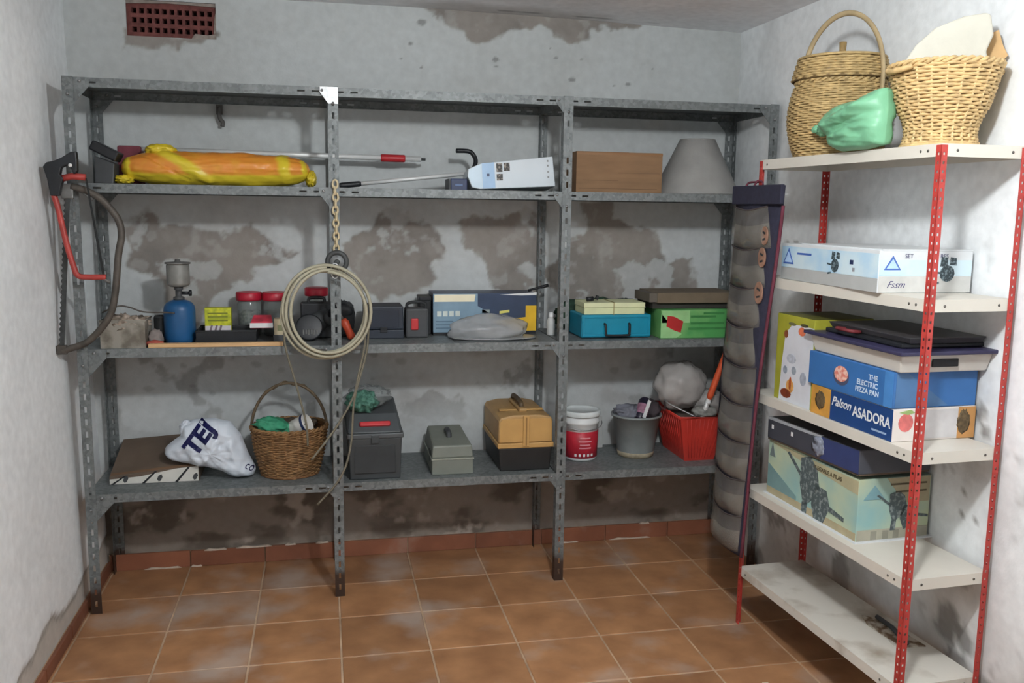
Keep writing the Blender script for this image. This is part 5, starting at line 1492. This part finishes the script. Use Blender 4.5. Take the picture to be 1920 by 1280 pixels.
m_gbag = mat('mint_film', (118, 178, 140), 0.42, var=.12, scale=8, bump=.6, bscale=24)
k = thing('green_plastic_bag', 'mint green plastic bag tied and wedged between the two straw baskets', 'bag', rw(.000, -.55, RS[0]), RA)
GO = [(.137, .093), (.131, .127), (.071, .150), (-.05, .158), (-.123, .176), (-.159, .180), (-.170, .121), (-.165, .012), (-.093, .002), (.041, .003), (.085, .021), (.109, .052)]
obj('body', MB().pillow(GO, (-.03, .085), .062, 'x', wr=.42, fq=14, seed=2, st=(.35, 1.7), floor=.001), m_gbag, k)
obj('knot', MB().blob((-.012, .135, .078), (.018, .026, .020), 3, .35, 3, 98), m_gbag, k)
obj('tail', MB().blob((-.018, .168, .082), (.010, .022, .013), 3, .4, 3, 99), m_gbag, k)

# ---- flat printed box on the second board
m_boxw = mat('box_white', (214, 218, 220), 0.35, var=.05)
m_sky = mat('box_sky', (166, 204, 230), 0.3, var=.08, scale=4, col2=(206, 226, 234))
m_boxgrey = mat('box_side_grey', (176, 178, 176), 0.4, var=.06)
m_bink = mat('blue_ink', (70, 104, 176), 0.4)
m_tool_ink = mat('dark_tool_ink', (50, 64, 70), 0.5, var=.5, scale=120, col2=(122, 140, 146), thresh=(.5, .6))
m_ink = mat('violet_ink', (74, 70, 110), 0.45)
def tool_print(parent, M, s, m):
    """printed picture of a machine: motor disc, column, levers"""
    mb = MB()
    mb.prism([(s * .30 * math.cos(t), s * .30 * math.sin(t) - s * .15) for t in [2 * PI * i / 12 for i in range(12)]], 0, .0006)
    mb.prism([(-s * .30, s * .1), (-s * .02, s * .1), (s * .0, s * .42), (-s * .26, s * .45)], 0, .0006)
    mb.prism([(s * .08, s * .16), (s * .36, s * .14), (s * .34, s * .40), (s * .1, s * .44)], 0, .0006)
    mb.prism([(-s * .62, -s * .06), (-s * .2, -s * .10), (-s * .2, -s * .17), (-s * .62, -s * .13)], 0, .0006)
    mb.prism([(-s * .55, -s * .48), (-s * .30, -s * .44), (-s * .30, -s * .52), (-s * .55, -s * .56)], 0, .0006)
    o = obj('tool_print', mb, m, parent); o.matrix_local = M; return o
def tri_print(parent, M, s):
    a = .866
    for pl, mm, y in (([(-s * .62, -s * .4), (s * .62, -s * .4), (0, s * .55)], m_bink, 0.0), ([(-s * .44, -s * .30), (s * .44, -s * .30), (0, s * .34)], mat('pale_sky_ink', (176, 206, 240), .4), -.0006)):
        o = obj('triangle_emblem', MB().prism(pl, y, y + .0006), mm, parent); o.matrix_local = M
ML = lambda x, y, z: Matrix.Translation((x, y, z)) @ Matrix.Rotation(-PI / 2, 4, 'Z')   # print on a face looking to -x
MF = lambda x, y, z: Matrix.Translation((x, y, z))                                       # print on a face looking to -y
BW, BL, BH = .318, .60, .128
k = thing('press_set_box', 'long flat white and sky-blue printed box alone on its rack board', 'box', rw(.022, -.150, RS[1] + .0005), RA - math.radians(3.5))
# local: x 0..BW depth, y 0..-BL toward the viewer
obj('body', MB().box(0, BW, -BL, 0, 0, BH), m_boxw, k, bevel=.002)
obj('sky_panel', MB().box(-.001, 0, -BL + .002, -.006, .044, .118), m_sky, k)
obj('grey_panel', MB().box(-.001, 0, -BL + .002, -.006, .002, .043), m_boxgrey, k)
obj('sky_panel', MB().box(.002, BW - .002, -BL - .001, -BL, .052, .100), m_sky, k)
obj('grey_panel', MB().box(.002, BW - .002, -BL - .001, -BL, .002, .050), mat('box_pale_grey', (200, 200, 196), .4), k)
tri_print(k, ML(-.0018, -.055, .080), .06)
obj('print_line', MB().box(-.0016, -.001, -.21, -.115, .092, .099), m_bink, k)
tool_print(k, ML(-.0018, -.36, .080), .075, m_tool_ink)
obj('mark', MB().box(-.0016, -.001, -.465, -.445, .078, .092), m_navy, k)
obj('mark', MB().box(-.0016, -.001, -.475, -.462, .056, .068), mat('grey_ink', (140, 144, 150), .4), k)
tri_print(k, MF(.045, -BL - .0018, .088), .046)
obj('lettering', text_mesh('SET', .018), m_ink, k, (.085, -BL - .0013, .106), FRONT)
obj('lettering', text_mesh('RES', .018), m_ink, k, (.205, -BL - .0013, .106), FRONT)
obj('lettering', text_mesh('Fssm', .030, shear=.5), m_ink, k, (.028, -BL - .0013, .016), FRONT)
tool_print(k, MF(.232, -BL - .0018, .072), .085, m_tool_ink)
obj('top_flap', MB().box(.01, BW, -BL, -.12, BH, BH + .004), m_boxw, k, (0, 0, 0), (0, 0, 0))

# ---- third board: picture box, roaster box, pizza box, plastic case, tray
Z3 = RS[2]
k = thing('yellow_picture_box', 'upright yellow-edged white box with food pictures on the third rack board', 'box', rw(.022, -.150, Z3 + .0005), RA)
obj('body', MB().box(0, .235, -.235, 0, 0, .315), mat('olive_yellow_print', (158, 156, 54), .45, var=.08), k, bevel=.002)
obj('white_panel', MB().prism([(-.034, .0), (-.234, .0), (-.234, .285), (-.10, .285), (-.058, .245), (-.044, .14)], -.001, 0, 'x'), mat('box_pale_white', (208, 210, 216), .4, var=.06), k)
for (y, z, w_, h_, c_) in ((-.05, .245, .026, .03, (130, 74, 48)), (-.14, .265, .045, .032, (206, 110, 76)), (-.08, .06, .05, .05, (206, 150, 84)), (-.045, .03, .07, .035, (120, 56, 34)), (-.098, .07, .016, .05, (170, 82, 40)), (-.055, .115, .028, .03, (140, 150, 162)), (-.11, .12, .030, .032, (150, 158, 168)), (-.075, .16, .06, .035, (176, 180, 190)), (-.165, .10, .04, .05, (160, 166, 178)), (-.075, .285, .05, .012, (106, 104, 70)), (-.15, .288, .05, .012, (70, 66, 44))):
    n_ = 10
    pl_ = [(y - w_ / 2 + w_ / 2 * math.cos(t) * (1 if abs(math.cos(t)) > .6 else .9), z + h_ / 2 * math.sin(t)) for t in [2 * PI * i / n_ for i in range(n_)]]
    obj('picture_print', MB().prism(pl_, -.0018, -.001, 'x'), mat('print_%d_%d_%d' % c_, c_, .45, var=.2, scale=60), k)
obj('top_shade', MB().box(.002, .233, -.233, -.002, .315, .3162), mat('olive_top_shade', (96, 96, 40), .5), k)  # sheet over the whole top, shade painted in as darker olive

m_roast_n = mat('roaster_navy', (26, 62, 116), 0.4, var=.08)
k = thing('roaster_box', 'navy and orange box with white lettering beneath the blue pizza box', 'box', rw(.012, -.405, Z3 + .0005), RA)
obj('body', MB().box(0, .295, -.425, 0, 0, .100), mat('roaster_white', (222, 214, 208), .45, var=.05), k, bevel=.002)
obj('orange_panel', MB().box(-.001, 0, -.112, -.001, .001, .099), mat('roaster_orange', (200, 146, 66), .45, var=.2, scale=14), k)
obj('navy_panel', MB().box(-.001, 0, -.424, -.112, .001, .099), m_roast_n, k)
obj('food_print', MB().blob((-.0016, -.055, .052), (.0008, .028, .030), 3, .3, 3, 5), mat('grill_print', (96, 80, 56), .6, var=.5, scale=80), k)
obj('lettering', text_mesh('Palson', .042, shear=.35, bold=.0006, sx=.95), m_wplastic, k, (-.0013, -.118, .052), LEFT)
obj('lettering', text_mesh('ASADORA', .046, bold=.0010, sx=.86), m_wplastic, k, (-.0013, -.232, .040), LEFT)
obj('print_line', MB().box(-.0016, -.001, -.40, -.33, .016, .022), mat('pale_blue_ink', (150, 172, 200), .4), k)
obj('fruit_print', MB().prism([(.045 + .026 * math.cos(t), .058 + .028 * math.sin(t)) for t in [2 * PI * i / 16 for i in range(16)]], -.426, -.425), mat('fruit_pink', (208, 110, 106), .45, var=.2, scale=40), k)
obj('leaf_print', MB().prism([(.02, .09), (.06, .098), (.075, .088), (.05, .082)], -.4262, -.425), mat('leaf_green', (150, 176, 110), .45), k)
obj('grey_panel', MB().box(.10, .23, -.4262, -.425, .006, .094), mat('roaster_grey', (206, 204, 204), .45), k)
obj('orange_panel', MB().box(.232, .294, -.4262, -.425, .001, .099), mat('roaster_tan', (190, 140, 84), .45, var=.1), k)
obj('food_print', MB().blob((.252, -.4266, .052), (.022, .0008, .036), 3, .3, 3, 6), mat('grill_print', (96, 80, 56), .6), k)

m_pz = mat('pizza_blue', (54, 104, 162), 0.4, var=.08)
k = thing('pizza_pan_box', 'mid-blue box with white lettering and a pizza picture on the rack', 'box', rw(.008, -.385, Z3 + .1012), RA)
obj('body', MB().box(0, .30, -.440, 0, 0, .112), m_pz, k, bevel=.003)
pzp = [(-.185 + .036 * math.cos(t), .062 + .026 * math.sin(t)) for t in [2 * PI * i / 18 for i in range(18)]]
obj('pizza_print', MB().prism([(-.185 + .042 * math.cos(t), .056 + .032 * math.sin(t)) for t in [2 * PI * i / 18 for i in range(18)]], -.001, 0, 'x'), mat('pizza_dish', (70, 76, 100), .45), k)
obj('pizza_print', MB().prism(pzp, -.0018, -.001, 'x'), mat('pizza_pink', (206, 120, 104), .45, var=.35, scale=90, col2=(226, 190, 176)), k)
for i, (s_, y) in enumerate((('THE', -.325), ('ELECTRIC', -.268), ('PIZZA PAN', -.262))):
    obj('lettering', text_mesh(s_, .0235, bold=.0005), mat('pale_white_ink', (206, 220, 236), .4), k, (-.0013, y, .070 - i * .0235), LEFT)
obj('tape', MB().box(-.0006, .0, -.44, -.40, .002, .110), mat('blue_tape', (72, 128, 188), .3), k)
obj('end_panel', MB().prism([(.01, .004), (.20, .004), (.05, .108), (.01, .108)], -.4408, -.440), mat('pizza_blue_shade', (74, 112, 154), .4), k)  # greyer blue wedge: shade from the case above, put into the colour

k = thing('plastic_storage_case', 'pale grey plastic case with navy lid on top of the blue box', 'case', rw(.004, -.375, Z3 + .2140), RA - .02)
obj('body', MB().hexa([(.018, -.47, 0), (.318, -.47, 0), (.318, -.02, 0), (.018, -.02, 0), (.006, -.485, .056), (.326, -.485, .056), (.326, -.005, .056), (.006, -.005, .056)]), mat('pale_grey_plastic', (202, 198, 190), .45, var=.04), k, bevel=.004)
obj('lid', MB().box(-.010, .345, -.505, .015, .056, .068), mat('lid_navy', (52, 50, 78), .45, var=.08), k, bevel=.003)
obj('grip_slot', MB().box(.115, .205, -.4850, -.478, .018, .042), mat('slot_black', (14, 14, 16), .6), k, (0, 0, 0), (0, 0, 0), bevel=.002)
k = thing('black_griddle', 'black flat griddle and lid stacked on the pale plastic case', 'griddle', rw(.03, -.40, Z3 + .2835), RA - .02)
obj('plate', MB().box(.01, .30, -.42, -.02, 0, .014), m_black, k, bevel=.004)
obj('tray', MB().hexa([(.03, -.43, .014), (.28, -.43, .014), (.28, -.03, .014), (.03, -.03, .014), (.02, -.44, .034), (.29, -.44, .034), (.29, -.02, .034), (.02, -.02, .034)]), mat('griddle_dark', (60, 58, 60), .4, var=.2), k, bevel=.003)
obj('handle', MB().tube(smooth_path([(.02, -.12, .02), (-.014, -.12, .024), (-.016, -.20, .024), (.02, -.20, .02)], 4), .006, 8), mat('griddle_red', (110, 44, 48), .5), k)

# ---- fourth board: machine box and dark flat box
Z4 = RS[3]
m_mach = mat('machine_box_green', (190, 200, 166), 0.45, var=.10, scale=3.0, col2=(142, 182, 180), thresh=(.40, .62))
k = thing('machine_box', 'large pale green-yellow box printed with dark drilling machines', 'box', rw(.042, -.105, Z4 + .0005), RA)
MW, ML_, MH = .275, .55, .212
obj('body', MB().box(0, MW, -ML_, 0, 0, MH), m_mach, k, bevel=.002)
obj('khaki_band', MB().prism([(-.004, .206), (-.548, .206), (-.548, .160), (-.20, .185)], -.001, 0, 'x'), mat('khaki_print', (176, 170, 138), .45), k)
obj('teal_band', MB().prism([(-.004, .03), (-.004, .12), (-.20, .045), (-.20, .03)], -.001, 0, 'x'), mat('teal_print', (120, 152, 152), .45, var=.1), k)
obj('base_band', MB().box(-.001, 0, -ML_ + .002, -.002, .001, .030), mat('khaki_print2', (172, 160, 128), .45), k)
obj('base_band', MB().box(.002, MW - .002, -ML_ - .001, -ML_, .001, .040), mat('khaki_print3', (168, 164, 146), .45), k)
obj('khaki_panel', MB().prism([(.105, .211), (.27, .211), (.27, .125), (.175, .125)], -ML_ - .001, -ML_), mat('khaki_print4', (164, 154, 126), .45), k)
mm_ = mat('machine_ink', (78, 90, 92), .5, var=.5, scale=70, col2=(134, 144, 142), thresh=(.5, .62))
def machine_print(parent, M, s):
    mb = MB()
    mb.prism([(-.34 * s, .42 * s), (-.10 * s, .5 * s), (.08 * s, .36 * s), (.16 * s, .10 * s), (.04 * s, -.12 * s), (-.22 * s, -.30 * s), (-.34 * s, .02 * s)], 0, .0006)
    mb.prism([(.06 * s, .12 * s), (.34 * s, .10 * s), (.44 * s, -.12 * s), (.30 * s, -.40 * s), (.10 * s, -.50 * s), (-.02 * s, -.20 * s)], 0, .0006)
    mb.prism([(-.72 * s, .40 * s), (-.66 * s, .43 * s), (-.28 * s, .16 * s), (-.30 * s, .10 * s)], 0, .0006)
    mb.prism([(.40 * s, -.10 * s), (.78 * s, -.16 * s), (.78 * s, -.22 * s), (.40 * s, -.18 * s)], 0, .0006)
    mb.prism([(-.26 * s, -.25 * s), (-.12 * s, -.22 * s), (-.14 * s, -.50 * s), (-.28 * s, -.50 * s)], 0, .0006)
    o = obj('machine_print', mb, mm_, parent); o.matrix_local = M
machine_print(k, ML(-.0018, -.30, .098), .235)
machine_print(k, MF(.165, -ML_ - .0018, .100), .135)
a_ = obj('triangle_emblem', MB().prism([(.02, .142), (.10, .142), (.06, .19)], -ML_ - .0016, -ML_), mat('emblem_teal', (120, 160, 168), .45), k)
obj('triangle_emblem', MB().prism([(-.012, .150), (-.05, .150), (-.028, .20)], -.0016, 0, 'x'), mat('emblem_grey', (108, 122, 122), .45), k)
obj('lettering', text_mesh('PLEGABLE A PILAS', .020, bold=.0005), mat('khaki_ink', (92, 82, 60), .5), k, (-.0022, -.300, .180), LEFT)
for z, x0 in ((.186, .12), (.160, .14)): obj('print_line', MB().box(x0, .258, -ML_ - .0018, -ML_ - .001, z, z + .006), mat('khaki_ink', (92, 82, 60), .5), k)
for x in (.055, .10, .14): obj('label_mark', MB().box(x, x + .022, -ML_ - .0018, -ML_ - .001, .006, .034), mat('mark_grey', (140, 138, 124), .5), k)
obj('base_tray', MB().box(-.010, MW + .012, -ML_ - .012, .004, -.0004, .004), m_boxw, k)

k = thing('dark_flat_box', 'dark navy flat box lying tilted on the drilling machine box', 'box', rw(.030, -.110, Z4 + .2185), RA)
k.rotation_euler = (math.radians(-1.5), 0, RA)
obj('body', MB().box(0, .27, -.555, 0, 0, .080), mat('flat_box_dark', (66, 68, 76), .45, var=.15, scale=8), k, bevel=.003)
obj('blue_panel', MB().box(-.001, 0, -.553, -.315, .002, .078), mat('flat_box_navy', (52, 62, 104), .45, var=.15, scale=10), k)
obj('pale_edge', MB().box(-.0012, .01, -.345, -.004, .072, .0815), mat('flat_box_edge', (168, 172, 176), .35), k)
obj('photo_print', MB().blob((-.0016, -.33, .042), (.0008, .035, .034), 3, .5, 3, 15), mat('flat_box_photo', (134, 140, 154), .45, var=.4, scale=60), k)
obj('brown_base', MB().box(.002, .268, -.553, -.002, -.0055, .0004), mat('flat_box_brown', (84, 72, 58), .7), k)
for y in (-.03, -.16): obj('mark', MB().box(-.0016, 0, y - .012, y, .04, .055), m_wplastic, k)

# ---- lowest board: scrap of metal and mud
k = thing('metal_scrap', 'rusty flat metal scrap with paint flakes on the lowest rack board', 'scrap', rw(.20, -.62, RS[4] + .0003), RA + .1)
obj('plate', MB().prism([(-.03, -.12), (.05, -.14), (.055, .06), (.01, .11), (-.02, .05)], 0, .004, 'z'), mat('rust_scrap', (112, 92, 72), .8, var=.4, scale=30, col2=(186, 178, 164), bump=.4), k)
obj('tube', MB().tube([(-.01, -.12, .012), (.03, -.01, .012), (.04, .07, .012)], .008, 8), m_dgrey, k)
obj('flake', MB().prism([(-.05, -.10), (-.02, -.13), (-.01, -.09), (-.03, -.06)], 0, .002, 'z'), m_dust, k)

o = obj('paper_scrap', MB().prism([(0, 0), (.022, -.004), (.026, .012), (.004, .014)], 0, .003, 'z'), m_pr, None, (2.40, -1.0, .0012))
tag(o, 'tiny pale paper scrap lying on the terracotta floor', 'paper scrap')
